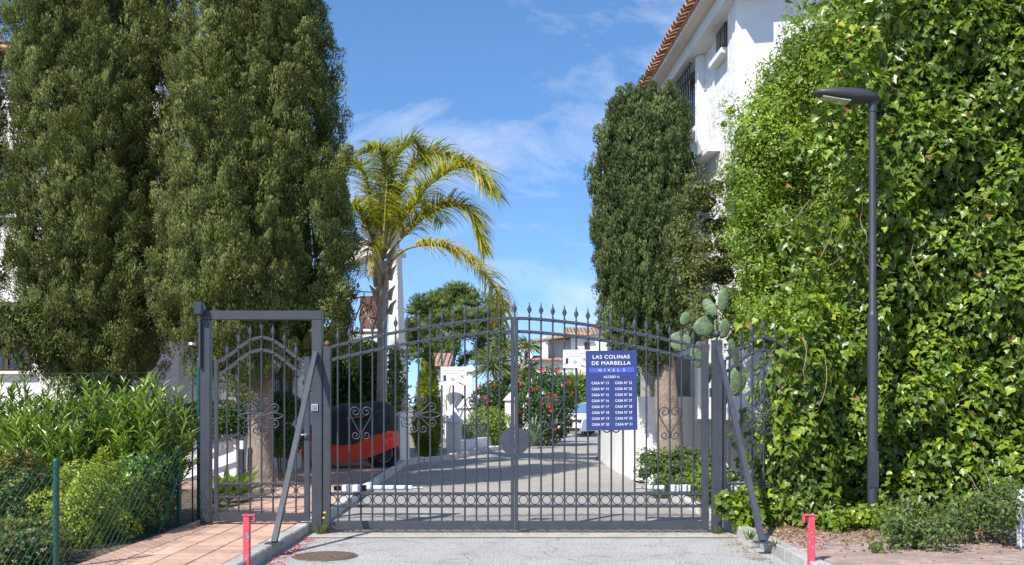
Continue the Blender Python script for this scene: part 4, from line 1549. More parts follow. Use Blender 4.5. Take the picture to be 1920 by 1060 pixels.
for px in (970, 992):
    MB().box(V(px), V(px) + .22, yv + .3, yv + .5, 0, Z(642)).build('pergola_post', M['stucco2'], vh)
for i in range(8):
    x = V(972 + 12 * i)
    MB().box(x, x + .08, yv + .05, yv + 2.6, Z(644 - 1.73 * i), Z(644 - 1.73 * i) + .12).build('rafter', M['pergola'], vh)
window(vh, V(1062), V(1076), Z(722), Z(706), yv, -1)
window(vh, V(1098), V(1108), Z(655), Z(640), yv + 1.0, -1)
MB().box(V(968), V(1004) - .003, yv + .5, yv + 4, 0, Z(690)).build('side_wall', M['cream'], vh)
# lantern on its post
ln = thing('garden_lantern', 'small white garden lantern on a post above the yucca', 'lantern', (GX(982, 45), 33.5, 0))
MB().tube([(GX(982, 45), 33.5, 0), (GX(982, 45), 33.5, GZ(660, 45))], .035, 8).build('pole', M['white_pl'], ln)
MB().lathe([(.05, 0), (.13, .05), (.16, .28), (.20, .30), (.05, .42), (.02, .46)], (GX(982, 45), 33.5, GZ(660, 45)), 6, False).build('lantern_head', M['white_pl'], ln)

# ------------------------------------------------------------------ parked white car
def car():
    dc = 46.0
    c0 = thing('parked_car', 'white car parked at the bend of the drive beyond the hibiscus', 'car', (GX(1098, dc), dc - DG, 0))
    L, Wd = 4.3, 1.78
    # side profile (along u from nose 0 to tail L; height)
    low = [(0.0, .42), (.02, .62), (.10, .80), (.55, .93), (1.10, 1.00), (1.35, 1.03), (2.05, 1.52), (2.7, 1.60), (3.5, 1.56), (4.05, 1.15), (4.25, 1.0), (4.3, .5), (4.2, .28), (.15, .26)]
    rot = Matrix.Rotation(R(52), 4, 'Z')
    base = Matrix.Translation((GX(1058, dc), dc - DG + .3, .01))
    T_ = base @ rot
    def put(mb, name, mat, parent=c0):
        mb.v = [tuple(T_ @ Vector(v)) for v in mb.v]
        return mb.build(name, mat, parent)
    mb = MB()
    secs = [(-.5, .0), (-.42, .0), (.42, 0), (.5, 0)]
    n = len(low)
    vs = []
    for t, sh in ((-Wd / 2, .94), (-Wd / 2 + .16, 1.0), (Wd / 2 - .16, 1.0), (Wd / 2, .94)):
        edge = abs(t) == Wd / 2
        for (u, z) in low:
            uu = u + (.12 if edge and u < .6 else (-.1 if edge and u > 4 else 0))
            tt = t * (.80 if z > 1.2 else 1.0)
            zz_ = z - (.04 if edge and z > .5 else 0)
            vs.append((uu, tt, zz_))
    fs = [tuple(range(n)), tuple(range(3 * n, 4 * n))]
    for s in range(3):
        for i in range(n): fs.append((s * n + i, s * n + (i + 1) % n, (s + 1) * n + (i + 1) % n, (s + 1) * n + i))
    mb.add(vs, fs, False)
    bd = put(mb, 'body', M['carwhite'])
    w = Wd / 2
    ws = MB().add([(1.38, -w * .86, 1.06), (1.38, w * .86, 1.06), (2.0, w * .74, 1.50), (2.0, -w * .74, 1.50)], [(0, 1, 2, 3)])
    ws.v = [(x - .02, y, z + .03) for x, y, z in ws.v]
    put(ws, 'windscreen', pmat('blue_tinted_glass', (.10, .19, .30), .06, 0, .05, 2, spec=.9))
    for s in (-1, 1):
        y0, y1 = sorted((s * w * .83, s * (w * .83 + .02)))
        sd = MB().add([(1.6, s * (w + .004), 1.07), (3.75, s * (w + .004), 1.07), (3.4, s * (w * .80 + .01), 1.47), (2.15, s * (w * .80 + .01), 1.45)], [(0, 1, 2, 3)])
        put(sd, 'side_window', M['glass'])
        hl_ = MB().box(.02, .40, min(s * .50, s * .86), max(s * .50, s * .86), .66, .80, .02)
        put(hl_, 'headlight', M['lens'])
        for u in (.80, 3.45):
            tw_ = MB()
            cc = Vector((u, s * (w - .10), .33))
            tw_.tube([cc + Vector((.25 * math.cos(2 * PI * i / 20), 0, .25 * math.sin(2 * PI * i / 20))) for i in range(21)], .085, 8, False)
            wh_ = put(tw_, 'wheel', M['black'])
            rm = MB()
            rm.tube([cc + Vector((0, -.06, 0)), cc + Vector((0, s * .06, 0))], .18, 16)
            put(rm, 'rim', M['steel'], wh_)
        put(MB().box(1.35, 1.5, min(s * w, s * (w + .2)), max(s * w, s * (w + .2)), 1.0, 1.15, .03), 'mirror', M['carwhite'])
    put(MB().box(-.012, .06, -.48, .48, .50, .70, .01), 'grille', M['black'])
    put(MB().box(-.015, .10, -.80, .80, .26, .40, .02), 'bumper', M['black'])
    put(MB().box(-.03, -.018, -.26, .26, .44, .54), 'number_plate', M['white_pl'])


car()

# bollard light and stair rail behind the pedestrian gate
bl = thing('bollard_light', 'grey bollard light with white top beside the cypress trunk', 'bollard light', (GX(452, 16.6), 5.1, .09))
MB().box(GX(447.5, 16.6), GX(457, 16.6), 5.06, 5.14, .05, .73, .006).build('shaft', M['lamp'], bl)
MB().box(GX(447.5, 16.6), GX(457, 16.6), 5.06, 5.14, .733, .88, .006).build('diffuser', M['white_pl'], bl)
MB().box(GX(447, 16.6), GX(457.5, 16.6), 5.05, 5.15, .882, .91, .006).build('cap', M['lamp'], bl)
hn = thing('handrail', 'black iron handrail rising beside the white planter wall', 'handrail', (-5.4, 6.4, .09))
MB().bar((-6.2, 6.5, .48), (-4.75, 6.5, .98), .04, .05).build('rail', M['metal'], hn)
MB().bar((-6.2, 6.5, .78), (-5.3, 6.5, 1.10), .04, .05).build('rail', M['metal'], hn)
for x in (-6.0, -5.4, -4.8): MB().box(x - .02, x + .02, 6.48, 6.52, .05, .5 + (x + 6.2) * .345).build('post', M['metal'], hn)
# thin camera pole by the portal frame
cp = thing('camera_pole', 'thin steel pole with a small white camera beside the portal frame', 'camera', (GX(361, 11.9), .4, .09))
MB().tube([(GX(361, 11.9), .4, .05), (GX(361, 11.9), .4, GZ(645, 11.9))], .010, 8).build('pole', M['lamp'], cp)
MB().box(GX(358, 11.9), GX(365, 11.9), .32, .44, GZ(648, 11.9), GZ(643, 11.9), .004).build('camera_head', M['white_pl'], cp)
# edge of a white framed board
bd_ = thing('notice_board', 'grey board in a white frame leaning among the weeds', 'board', (4.95, -1.9, .09))
MB().box(GX(1911, 9.7), 5.4, -1.83, -1.79, .1, GZ(922, 9.7)).build('panel', pmat('grey_panel', (.45, .47, .50), .5, 0, .1, 4, col2=(.03, .03, .04), spot=.60, spotw=.02, sscale=5), bd_)
MB().box(GX(1908, 9.7), GX(1911.5, 9.7), -1.85, -1.78, .09, GZ(918, 9.7), .004).build('frame', M['white_pl'], bd_)
MB().box(GX(1911.5, 9.7) + .002, 5.4, -1.85, -1.78, GZ(922, 9.7) + .002, GZ(918, 9.7), .004).build('frame', M['white_pl'], bd_)
# ------------------------------------------------------------------ vegetation builders
def prof_r(prof, z):
    zs = [p[0] for p in prof]
    return np.interp(z, zs, [p[1] for p in prof])


def trunk_tube(name, mat, parent, pts, rs, n=14, rough=.06):
    """bark-covered stem with an uneven outline"""
    P_, R_ = [], []
    m = 22
    for i in range(m + 1):
        t = i / m * (len(pts) - 1)
        k = min(int(t), len(pts) - 2)
        f = t - k
        P_.append(Vector(pts[k]) * (1 - f) + Vector(pts[k + 1]) * f)
        R_.append(rs[k] * (1 - f) + rs[k + 1] * f)
    mb = MB()
    mb.tube(P_, R_, n)
    v = np.array(mb.v)
    c = np.array([list(p) for p in P_])
    k = (m + 1) * n
    ang = np.tile(np.arange(n) / n * 2 * PI, m + 1)
    zz_ = np.repeat(np.arange(m + 1), n)
    off = 1 + rough * (np.sin(3 * ang + .25 * zz_) + .7 * np.sin(5 * ang - .35 * zz_ + 1) + .6 * np.sin(zz_ * 1.3 + ang))
    cc = np.repeat(c, n, axis=0)
    v[:k] = cc + (v[:k] - cc) * off[:, None]
    mb.v = [tuple(x) for x in v]
    return mb.build(name, mat, parent)


def cypress(name, label, x, y, prof, n_lobes, mat, lobe=(.36, .74), leaf=(.028, .058), per=2000, trunk=None, jitter=.16, front=.72, upright=1.0, group=None, pitch=.52, squash=1.0):
    """columnar conifer: flame-shaped lobes packed over an uneven column, each covered in small sprays"""
    t = thing(name, label, 'tree', (x, y, 0), group)
    z0, z1 = prof[0][0], prof[-1][0]
    S = Soup()
    iv, if_ = ico()
    # lobes sit on a staggered, shaken grid so that dark furrows stay between them
    zz_, th = [], []
    z = z0 + .05
    row = 0
    while z < z1:
        r = float(prof_r(prof, z))
        k = max(int(2 * PI * r / pitch), 2)
        for j in range(k):
            t_ = 2 * PI * (j + .5 * (row % 2)) / k + rng.normal(0, .22) * pitch / max(r, .3)
            if math.sin(t_) > .25 and rng.random() < .45: continue
            th.append(t_)
            zz_.append(z + rng.normal(0, .20) * pitch)
        z += pitch * .95
        row += 1
    zz_, th = np.clip(np.array(zz_), z0, z1), np.array(th)
    n = len(zz_)
    # slow bulges and furrows round the column
    q = np.stack([np.cos(th), np.sin(th), zz_ * .45], 1)
    bul = lump(q, 1.6, x * 3.1)
    rr_ = prof_r(prof, zz_) * (rng.uniform(.76, 1.0, n) + jitter * .6 * bul) - .12
    for i in range(n):
        o = np.array([math.cos(th[i]), math.sin(th[i]), 0.0])
        c = np.array([x, y, 0]) + o * rr_[i] * np.array([1, squash, 1])
        c[2] = zz_[i]
        a = rng.uniform(*lobe)
        b = a * rng.uniform(.42, .56)
        ax = o * rng.uniform(.15, .55) + np.array([0, 0, 1.0]) * upright + rng.normal(0, .14, 3)
        ax /= np.linalg.norm(ax)
        e1 = np.cross(ax, [.3, .8, .1])
        e1 /= np.linalg.norm(e1)
        e2 = np.cross(ax, e1)
        Bm = np.stack([e1 * b, e2 * b, ax * a])              # rows
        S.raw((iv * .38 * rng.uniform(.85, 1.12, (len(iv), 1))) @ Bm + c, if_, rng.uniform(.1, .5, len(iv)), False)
        # each lobe is a cluster of small upright tufts
        K_ = int(rng.integers(16, 24))
        u = rdir(K_ * 3)
        nn = nrm(u @ np.linalg.inv(Bm).T)
        k = (nn @ o > -.30)
        u, nn = u[k][:K_], nn[k][:K_]
        K_ = len(u)
        tip = 1 - .38 * np.clip(u[:, 2:3], -.1, 1)
        kc = (np.concatenate([u[:, :2] * tip, u[:, 2:3]], 1) * rng.uniform(.66, .98, (K_, 1))) @ Bm + c
        kr = b * rng.uniform(.26, .50, K_)
        kt = rng.normal(0, .13, K_)
        m = int(per * (a / lobe[1]) ** 1.6)
        if o[1] > .35: m = int(m * .15)
        w_ = kr ** 2
        ki = rng.choice(K_, m, p=w_ / w_.sum())
        v_ = rdir(m) + o * .55 + [0, 0, .25]
        v_ = nrm(v_)
        st_ = v_ * kr[ki][:, None] * rng.uniform(.72, 1.08, (m, 1))
        C_ = kc[ki] + st_ + ax * (st_ @ ax)[:, None] * .45
        D_ = v_ * rng.uniform(.05, .55, (m, 1)) + ax * .75 + rng.normal(0, .28, (m, 3))
        L_ = rng.uniform(*leaf, m)
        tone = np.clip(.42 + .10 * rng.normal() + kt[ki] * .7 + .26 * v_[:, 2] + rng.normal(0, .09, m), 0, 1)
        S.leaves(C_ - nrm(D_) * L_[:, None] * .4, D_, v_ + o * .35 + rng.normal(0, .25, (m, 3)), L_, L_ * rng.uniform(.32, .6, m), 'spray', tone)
    # dark filler column inside the lobes, added to block light through the crown
    K, J = 26, 30
    zs = np.linspace(z0 + .15, z1 - .1, J)
    ang = np.arange(K) / K * 2 * PI
    zzg, ag = np.meshgrid(zs, ang, indexing='ij')
    rg = prof_r(prof, zzg.ravel()) * (.56 + jitter * .5 * lump(np.stack([np.cos(ag.ravel()), np.sin(ag.ravel()), zzg.ravel() * .45], 1), 1.6, x * 3.1))
    cv = np.stack([x + rg * np.cos(ag.ravel()), y + squash * rg * np.sin(ag.ravel()), zzg.ravel()], 1)
    f = []
    for j in range(J - 1):
        for k in range(K):
            a, b = j * K + k, j * K + (k + 1) % K
            f += [(a, b, b + K), (a, b + K, a + K)]
    for k in range(1, K - 1): f += [(0, k + 1, k), ((J - 1) * K, (J - 1) * K + k, (J - 1) * K + k + 1)]
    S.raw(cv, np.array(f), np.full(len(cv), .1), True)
    # sprays clothing the inner column where it shows between the lobes
    m = int(1500 * sum(p[1] for p in prof) / len(prof) * (z1 - z0))
    za, ta = rng.uniform(z0 + .1, z1 - .1, m), rng.uniform(-PI - .3, .3, m)
    ra = prof_r(prof, za) * (.585 + jitter * .5 * lump(np.stack([np.cos(ta), np.sin(ta), za * .45], 1), 1.6, x * 3.1)) + rng.uniform(0, .09, m)
    oo = np.stack([np.cos(ta), np.sin(ta), np.zeros(m)], 1)
    C_ = np.stack([x + ra * np.cos(ta), y + squash * ra * np.sin(ta), za], 1)
    L_ = rng.uniform(leaf[0] * 1.5, leaf[1] * 1.9, m)
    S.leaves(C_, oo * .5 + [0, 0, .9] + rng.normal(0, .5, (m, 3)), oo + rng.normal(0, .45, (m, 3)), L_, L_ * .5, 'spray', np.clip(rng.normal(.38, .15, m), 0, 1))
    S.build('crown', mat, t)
    if trunk:
        pts, rs, mt = trunk
        trunk_tube('trunk', mt, t, pts, rs)
    return t


def shrub(name, label, c, rad, n, kind, size, mat, cat='shrub', wid=.6, lumps=.18, lf=2.2, core=.72, up=.4, inner=.72, group=None, stems=5, part='foliage', base=None, tone=None, parent=None, seed=0.0, cut=None, coremat=None):
    """leafy bush: leaves through the outer shell of a lumpy ellipsoid"""
    c, rad = np.array(c, float), np.array(rad, float)
    zb_ = base if base is not None else max(c[2] - rad[2], 0.08)
    t = parent or thing(name, label, cat, (c[0], c[1], zb_), group)
    S = Soup()
    u = rdir(n)
    if cut is not None:
        u = u[u[:, 2] > cut]
    m = len(u)
    f = 1 + lumps * lump(u * 1.0 * lf * .6, 1.6, seed + c[0])
    r = f * (inner + (1.03 - inner) * rng.random(m) ** .5)
    p = c + u * rad * r[:, None]
    k = p[:, 2] > zb_ + .01
    p, u, m = p[k], u[k], int(k.sum())
    nn = nrm(u / rad)
    N_ = nrm(nn + rng.normal(0, .42, (m, 3)) + np.array([0, 0, up]))
    D_ = np.cross(N_, rdir(m)) + nn * .35 + np.array([0, 0, -.05])
    L_ = rng.uniform(size[0], size[1], m)
    rn = rng.random(m) if tone is None else np.clip(tone(p, u, m), 0, 1)
    S.leaves(p, D_, N_, L_, L_ * wid, kind, rn)
    S.build(part, mat, t)
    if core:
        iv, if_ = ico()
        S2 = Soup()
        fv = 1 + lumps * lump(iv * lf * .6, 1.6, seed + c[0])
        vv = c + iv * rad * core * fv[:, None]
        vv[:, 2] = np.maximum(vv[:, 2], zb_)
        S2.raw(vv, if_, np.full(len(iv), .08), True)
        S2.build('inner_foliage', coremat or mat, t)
    for i in range(stems):
        a = rng.uniform(0, 2 * PI)
        e = c + np.array([math.cos(a) * rad[0] * .5, math.sin(a) * rad[1] * .5, 0])
        MB().tube([(c[0] + .06 * math.cos(a), c[1] + .06 * math.sin(a), zb_ - .02), tuple(c * .4 + e * .6 - [0, 0, rad[2] * .4]), tuple(e)], [.02, .014, .006], 6).build('stem', M['barkdark'], t)
    return t


# ------------------------------------------------------------------ the cypresses
d1 = 16.9
x1 = GX(487, d1)
cypress('cypress_tree', 'huge cypress with pale bare trunk standing behind the pedestrian gate', x1, d1 - DG,
        [(2.05, .85), (2.5, 1.42), (3.2, 1.74), (4.2, 1.68), (5.5, 1.50), (7.0, 1.30), (8.2, 1.12), (9.4, .65), (10.3, .1)], 380, M['cyp'],
        trunk=([(x1 + .06, d1 - DG, 0), (x1 + .02, d1 - DG, .5), (x1, d1 - DG, 1.4), (x1 - .02, d1 - DG + .05, 2.4), (x1, d1 - DG, 5)], [.27, .225, .20, .21, .12], M['bark']), group='big cypresses behind the chain link fence')
d2 = 18.0
x2 = GX(192, d2)
cypress('cypress_tree', 'huge dark cypress in front of the white house, above the oleander hedge', x2, d2 - DG,
        [(1.75, .6), (2.2, 1.2), (3.2, 1.42), (4.5, 1.48), (6.2, 1.48), (8.0, 1.46), (9.2, 1.1), (10.3, .6), (11.0, .1)], 390, M['cyp'],
        trunk=([(x2, d2 - DG, 0), (x2 + .05, d2 - DG, 1.5), (x2, d2 - DG, 5)], [.25, .2, .12], M['bark']), group='big cypresses behind the chain link fence', jitter=.22)
d3 = 18.4
x3 = GX(-122, d3)
cypress('cypress_tree', 'dark cypress mostly cut off at the edge, beside the white house wall', x3, d3 - DG,
        [(1.9, .6), (3.0, 1.10), (5, 1.20), (8, 1.15), (10, .8), (11.5, .1)], 170, M['cyp'],
        trunk=([(x3, d3 - DG, 0), (x3, d3 - DG, 4)], [.22, .14], M['bark']), group='big cypresses behind the chain link fence', jitter=.25)
d4 = 18.4
x4 = GX(1209, d4)
zc = lambda py: GZ(py, d4)
cypress('trimmed_cypress', 'trimmed column-shaped cypress against the white stucco house', x4, d4 - DG,
        [(zc(690), .50), (zc(640), .82), (zc(560), .95), (zc(450), 1.0), (zc(330), .98), (zc(250), .94), (zc(215), .86), (zc(190), .70), (zc(176), .40)], 600, M['cyp2'],
        pitch=.25, lobe=(.17, .36), leaf=(.034, .068), per=400, trunk=([(GX(1262, d4), d4 - DG - .2, 0), (GX(1250, d4), d4 - DG - .15, 1.3), (GX(1240, d4), d4 - DG, 2.6)], [.26, .22, .18], M['bark']), jitter=.08, upright=1.5, squash=.8)
d5 = 28.2
x5 = GX(803, d5)
cypress('golden_thuja', 'bright yellow-green cone-shaped thuja beside the white buttress pillar', x5, d5 - DG,
        [(.05, .32), (.5, .52), (1.0, .55), (1.6, .44), (2.2, .30), (2.8, .15), (3.12, .04)], 260, M['thuja'], pitch=.17, lobe=(.12, .26), leaf=(.03, .06), per=160, jitter=.10, upright=1.5,
        trunk=([(x5, d5 - DG, 0), (x5, d5 - DG, 1.0)], [.06, .04], M['barkdark']))

# drooping lower boughs below the dark cypress
bo = thing('cypress_bough', 'ragged dark cypress boughs hanging low before the white house', 'branch', (GX(60, 17.2), 5.7, 1.9))
S = Soup()
for i in range(34):
    p0 = np.array([GX(rng.uniform(-10, 150), 17.2), 5.6 + rng.uniform(-.3, .5), GZ(rng.uniform(560, 640), 17.2)])
    v = np.array([rng.uniform(-.5, .6), rng.uniform(-.3, .3), -.25 - rng.random() * .8])
    ln_ = rng.uniform(.4, .9)
    e = p0 + v * ln_
    MB().tube([tuple(p0), tuple((p0 + e) / 2 + [0, 0, .05]), tuple(e)], [.012, .008, .003], 5).build('twig', M['barkdark'], bo)
    m = 260
    tt = rng.random((m, 1)) ** .6
    S.leaves(p0 + (e - p0) * tt + rng.normal(0, .07, (m, 3)), rng.normal(0, .5, (m, 3)) + v, rdir(m), rng.uniform(.05, .1, m), rng.uniform(.02, .04, m), 'spray', np.clip(rng.normal(.3, .15, m), 0, 1))
S.build('foliage', M['cyp'], bo)

# ------------------------------------------------------------------ palm
dp = 23.2
pxb, yp = 717, dp - DG
pt = thing('palm_tree', 'feather palm with yellowing drooping fronds in front of the white pillar', 'palm', (GX(pxb, dp), yp, 0))
top = W(719, 470, dp)
tb = [(GX(pxb - 2, dp), yp, 0), (GX(pxb - 1, dp), yp, 1.6), (GX(pxb, dp), yp, 3.2), tuple(W(718, 540, dp)), tuple(W(719, 490, dp))]
trunk_tube('trunk', M['palmbark'], pt, tb, [.15, .12, .11, .13, .11], rough=.035)
for i in range(22):                                     # old leaf bases
    a = rng.uniform(0, 2 * PI)
    z = GZ(rng.uniform(490, 590), dp)
    rad_ = .15
    p0 = Vector((GX(718, dp) + rad_ * math.cos(a), yp + rad_ * math.sin(a), z))
    p1 = p0 + Vector((math.cos(a) * .06, math.sin(a) * .06, .22))
    p2 = p1 + Vector((math.cos(a) * .10, math.sin(a) * .10, .12))
    MB().tube([p0, p1, p2], [.07, .05, .012], 6).build('leaf_base', M['palmdry'], pt)


def frond(pts, leaf=.55, n=58, tone=.5, droop=1.0, start=.16):
    """pts: rachis control points in the world"""
    P_ = [np.array(p) for p in pts]
    m = 28
    # Catmull-Rom
    Q = []
    ext = [2 * P_[0] - P_[1]] + P_ + [2 * P_[-1] - P_[-2]]
    for s in range(len(P_) - 1):
        for i in range(m // (len(P_) - 1) + 1):
            t = i / (m // (len(P_) - 1) + 1)
            a, b, c_, d_ = ext[s:s + 4]
            Q.append(.5 * (2 * b + (c_ - a) * t + (2 * a - 5 * b + 4 * c_ - d_) * t * t + (3 * b - a - 3 * c_ + d_) * t ** 3))
    Q.append(P_[-1])
    Q = np.array(Q)
    k = len(Q)
    fo = MB().tube([tuple(q) for q in Q], [.028 * (1 - .85 * i / (k - 1)) + .003 for i in range(k)], 6)
    rach = fo.build('frond', pmat('frond_rib%d' % len(pt.children), (.30, .26, .07), .6, 0, .15, 6), pt)
    S = Soup()
    V_, F_, R_ = [], [], []
    cnt = 0
    n = int(n * 3.3)
    for j in range(n):
        for sgn in (1, -1):
            t = start + (1 - start) * (j + rng.random() * .8) / n
            i = t * (k - 1)
            i0 = min(int(i), k - 2)
            p = Q[i0] + (Q[i0 + 1] - Q[i0]) * (i - i0)
            d_ = Q[i0 + 1] - Q[i0]
            d_ /= np.linalg.norm(d_)
            sd = np.cross(d_, [0, 0, 1.0])
            sd /= np.linalg.norm(sd) + 1e-6
            upn = np.cross(sd, d_)
            L = 1.35 * leaf * (math.sin(PI * (.14 + .76 * t)) ** .6) * rng.uniform(.7, 1.15)
            q0 = d_ * .55 + sd * sgn * .75 + upn * rng.uniform(-.15, .9)
            q0 /= np.linalg.norm(q0)
            w = .0145 * rng.uniform(.8, 1.3)
            pos = p.copy()
            dirv = q0.copy()
            segs = 4
            wv = np.cross(dirv, [0, 0, 1.0]) + rng.normal(0, .3, 3)
            wv /= np.linalg.norm(wv)
            base_i = cnt
            for s in range(segs + 1):
                ww = w * (1 - (s / segs) ** 2 * .95)
                V_ += [pos - wv * ww, pos + wv * ww]
                cnt += 2
                pos = pos + dirv * L / segs
                dirv = dirv + np.array([0, 0, -.30 * droop]) * (1 + .3 * rng.random())
                dirv /= np.linalg.norm(dirv)
            for s in range(segs):
                a = base_i + s * 2
                F_ += [(a, a + 1, a + 3), (a, a + 3, a + 2)]
            R_ += [np.clip(tone + rng.normal(0, .2), 0, 1)] * (2 * segs + 2)
    S.raw(np.array(V_), np.array(F_), np.array(R_))
    S.build('leaflets', M['palm'], rach)


def fr3(pxs, dys):
    return [tuple(W(px, py, dp + dy)) for (px, py), dy in zip(pxs, dys)]


frond(fr3([(718, 485), (728, 390), (742, 300), (775, 268), (800, 300)], [0, .1, .2, .3, .4]), .62, 56, .28)
frond(fr3([(720, 480), (765, 400), (820, 335), (880, 315), (925, 365)], [0, -.4, -.8, -1.1, -1.3]), .75, 74, .62)
frond(fr3([(722, 485), (770, 430), (830, 390), (880, 400), (905, 470)], [0, -.2, -.3, -.4, -.4]), .72, 70, .6)
frond(fr3([(724, 500), (765, 466), (830, 462), (895, 500), (938, 560), (940, 600)], [0, -.5, -.9, -1.2, -1.5, -1.6]), .55, 66, .85, 1.2, .25)
frond(fr3([(716, 485), (700, 400), (685, 330), (650, 310), (620, 350)], [0, .1, .3, .4, .5]), .62, 54, .32)
frond(fr3([(715, 490), (690, 430), (665, 390), (640, 410)], [0, -.4, -.8, -1.1]), .55, 44, .4)
frond(fr3([(718, 485), (712, 380), (715, 310), (730, 275)], [0, .4, 1.0, 1.7]), .55, 44, .2)
frond(fr3([(718, 488), (748, 410), (790, 380), (830, 420)], [0, .8, 1.6, 2.2]), .6, 44, .5)
frond(fr3([(719, 485), (735, 400), (765, 330), (810, 290), (860, 300)], [0, .2, .5, .8, 1.0]), .7, 60, .45)
frond(fr3([(717, 485), (722, 400), (725, 330), (715, 285), (690, 280)], [0, -.1, -.3, -.5, -.7]), .6, 50, .35)
frond(fr3([(714, 495), (700, 460), (690, 470), (685, 520)], [0, -.3, -.6, -.8]), .4, 30, .95, 1.3)

# ------------------------------------------------------------------ pine beyond
dpn = 48.0
pn = thing('pine_tree', 'broad round-headed pine behind the arched porch', 'tree', (GX(850, dpn), dpn - DG, 0))
trunk_tube('trunk', M['barkdark'], pn, [(GX(850, dpn), dpn - DG, 0), (GX(845, dpn), dpn - DG, 3), (GX(850, dpn), dpn - DG, 5.5)], [.25, .2, .08])
S = Soup()
iv, if_ = ico()
cN = np.array(W(852, 640, dpn))
for i in range(190):
    u = rdir(1)[0]
    u[2] = u[2] if u[2] > -.35 else -u[2] * .5
    u[1] = -abs(u[1]) if rng.random() < .6 else u[1]
    rad = np.array([2.45, 2.2, 2.75]) * rng.uniform(.55, 1.0) ** .5
    c = cN + u * rad * (1 + .10 * lump(u[None] * 2, 1.5, 2.0)[0])
    if c[2] < 2.6: c[2] = 2.6 + rng.random() * .4
    a = rng.uniform(.28, .5)
    S.raw(iv * a * .62 * [1, 1, .7] + c, if_, np.full(len(iv), .15), True)
    m = 170
    q = rdir(m)
    S.leaves(c + q * a * rng.uniform(.5, .95, (m, 1)) * [1, 1, .75], q + [0, 0, .5], rdir(m), rng.uniform(.12, .22, m), rng.uniform(.03, .055, m), 'diamond', np.clip(.45 + .3 * q[:, 2] + rng.normal(0, .2, m), 0, 1))
S.build('crown', M['pine'], pn)
for i in range(5):
    a = i * 1.3
    MB().tube([(GX(848, dpn), dpn - DG, 3.0 + .4 * i), (GX(848, dpn) + 1.3 * math.cos(a), dpn - DG + 1.0 * math.sin(a), 4.2 + .4 * i)], [.09, .03], 6).build('limb', M['barkdark'], pn)

# hedges closing the view far behind
for (px0, px1, d_, h, lab) in ((560, 760, 52, 3.4, 'tall dark hedge far behind the terrace house'), (870, 1000, 70, 2.6, 'far dark hedge behind the yucca'), (1080, 1330, 50, 3.2, 'far dark hedge behind the parked car')):
    xa, xb = GX(px0, d_), GX(px1, d_)
    shrub('hedge', lab, ((xa + xb) / 2, d_ - DG, h / 2), ((xb - xa) / 2, 1.2, h / 2 + .2), 5200, 'diamond', (.12, .24), M['dense'], 'hedge', .6, .12, base=0.0, stems=2)

# ------------------------------------------------------------------ yucca, hibiscus, agave, bushes near the bend
dy_ = 37.5
yu = thing('yucca', 'clump of spiky yucca heads on bare stems beside the red hibiscus', 'yucca', (GX(935, dy_), dy_ - DG, 0))
for (px, py, r, n) in ((925, 690, 1.0, 240), (945, 655, .85, 200), (962, 715, .9, 200), (985, 700, .8, 170), (990, 650, .6, 120)):
    c = np.array(W(px, py, dy_ + rng.uniform(-.6, .6)))
    MB().tube([(GX(960 + (px - 960) * .5, dy_), dy_ - DG, 0), tuple(c * .6 + np.array([GX(950, dy_), dy_ - DG, .4]) * .4), tuple(c)], [.11, .09, .07], 8).build('stem', M['bark'], yu)
    S = Soup()
    u = rdir(n)
    u[:, 2] = np.abs(u[:, 2]) * 1.1 - .35
    u = nrm(u)
    for a, b in ((0, .5), (.45, .55)):
        dd = u.copy()
        dd[:, 2] -= a * 1.2
        S.leaves(c + u * r * a, dd, np.cross(u, rdir(n)), np.full(n, r * b) * rng.uniform(.8, 1.15, n), .055 if a == 0 else .045, 'blade', rng.random(n) * .8 + .1)
    S.build('leaf_rosette', M['yucca'], yu)

dh = 36.0
hb = shrub('hibiscus_shrub', 'large dark green hibiscus full of red flowers by the road', (GX(1024, dh), dh - DG, 1.45), (1.02, 1.0, 1.35), 4200, 'oval', (.07, .13), M['hib'], lumps=.16, base=.05, stems=6)
hb2 = shrub('hibiscus_shrub', 'smaller hibiscus with red flowers behind the capped pillars', (GX(925, 36.2), 36.2 - DG, 1.55), (.75, .6, .75), 1500, 'oval', (.07, .13), M['hib'], lumps=.16, base=.05, stems=4)


def flower_on(parent, c, n):
    """a five-petalled open bloom facing n, its own part"""
    S = Soup()
    n = n / np.linalg.norm(n)
    e1 = np.cross(n, [.2, .1, 1.0])
    e1 /= np.linalg.norm(e1)
    e2 = np.cross(n, e1)
    a = np.arange(5) / 5 * 2 * PI + rng.random()
    D_ = np.cos(a)[:, None] * e1 + np.sin(a)[:, None] * e2 + n * .35
    S.leaves(np.repeat(c[None], 5, 0), D_, np.repeat(n[None], 5, 0), .075, .075, 'oval', rng.random(5))
    S.build('flower', M['flower'], parent)


for i in range(24):
    u = rdir(1)[0]
    u[1] = -abs(u[1])
    flower_on(hb, np.array([GX(1024, dh), dh - DG, 1.45]) + u * np.array([1.03, 1.02, 1.36]) * 1.02, u + np.array([0, -.6, 0]))
for i in range(16):
    u = rdir(1)[0]
    u[1] = -abs(u[1])
    flower_on(hb2, np.array([GX(925, 36.2), 36.2 - DG, 1.55]) + u * np.array([.77, .62, .77]), u + np.array([0, -.6, 0]))

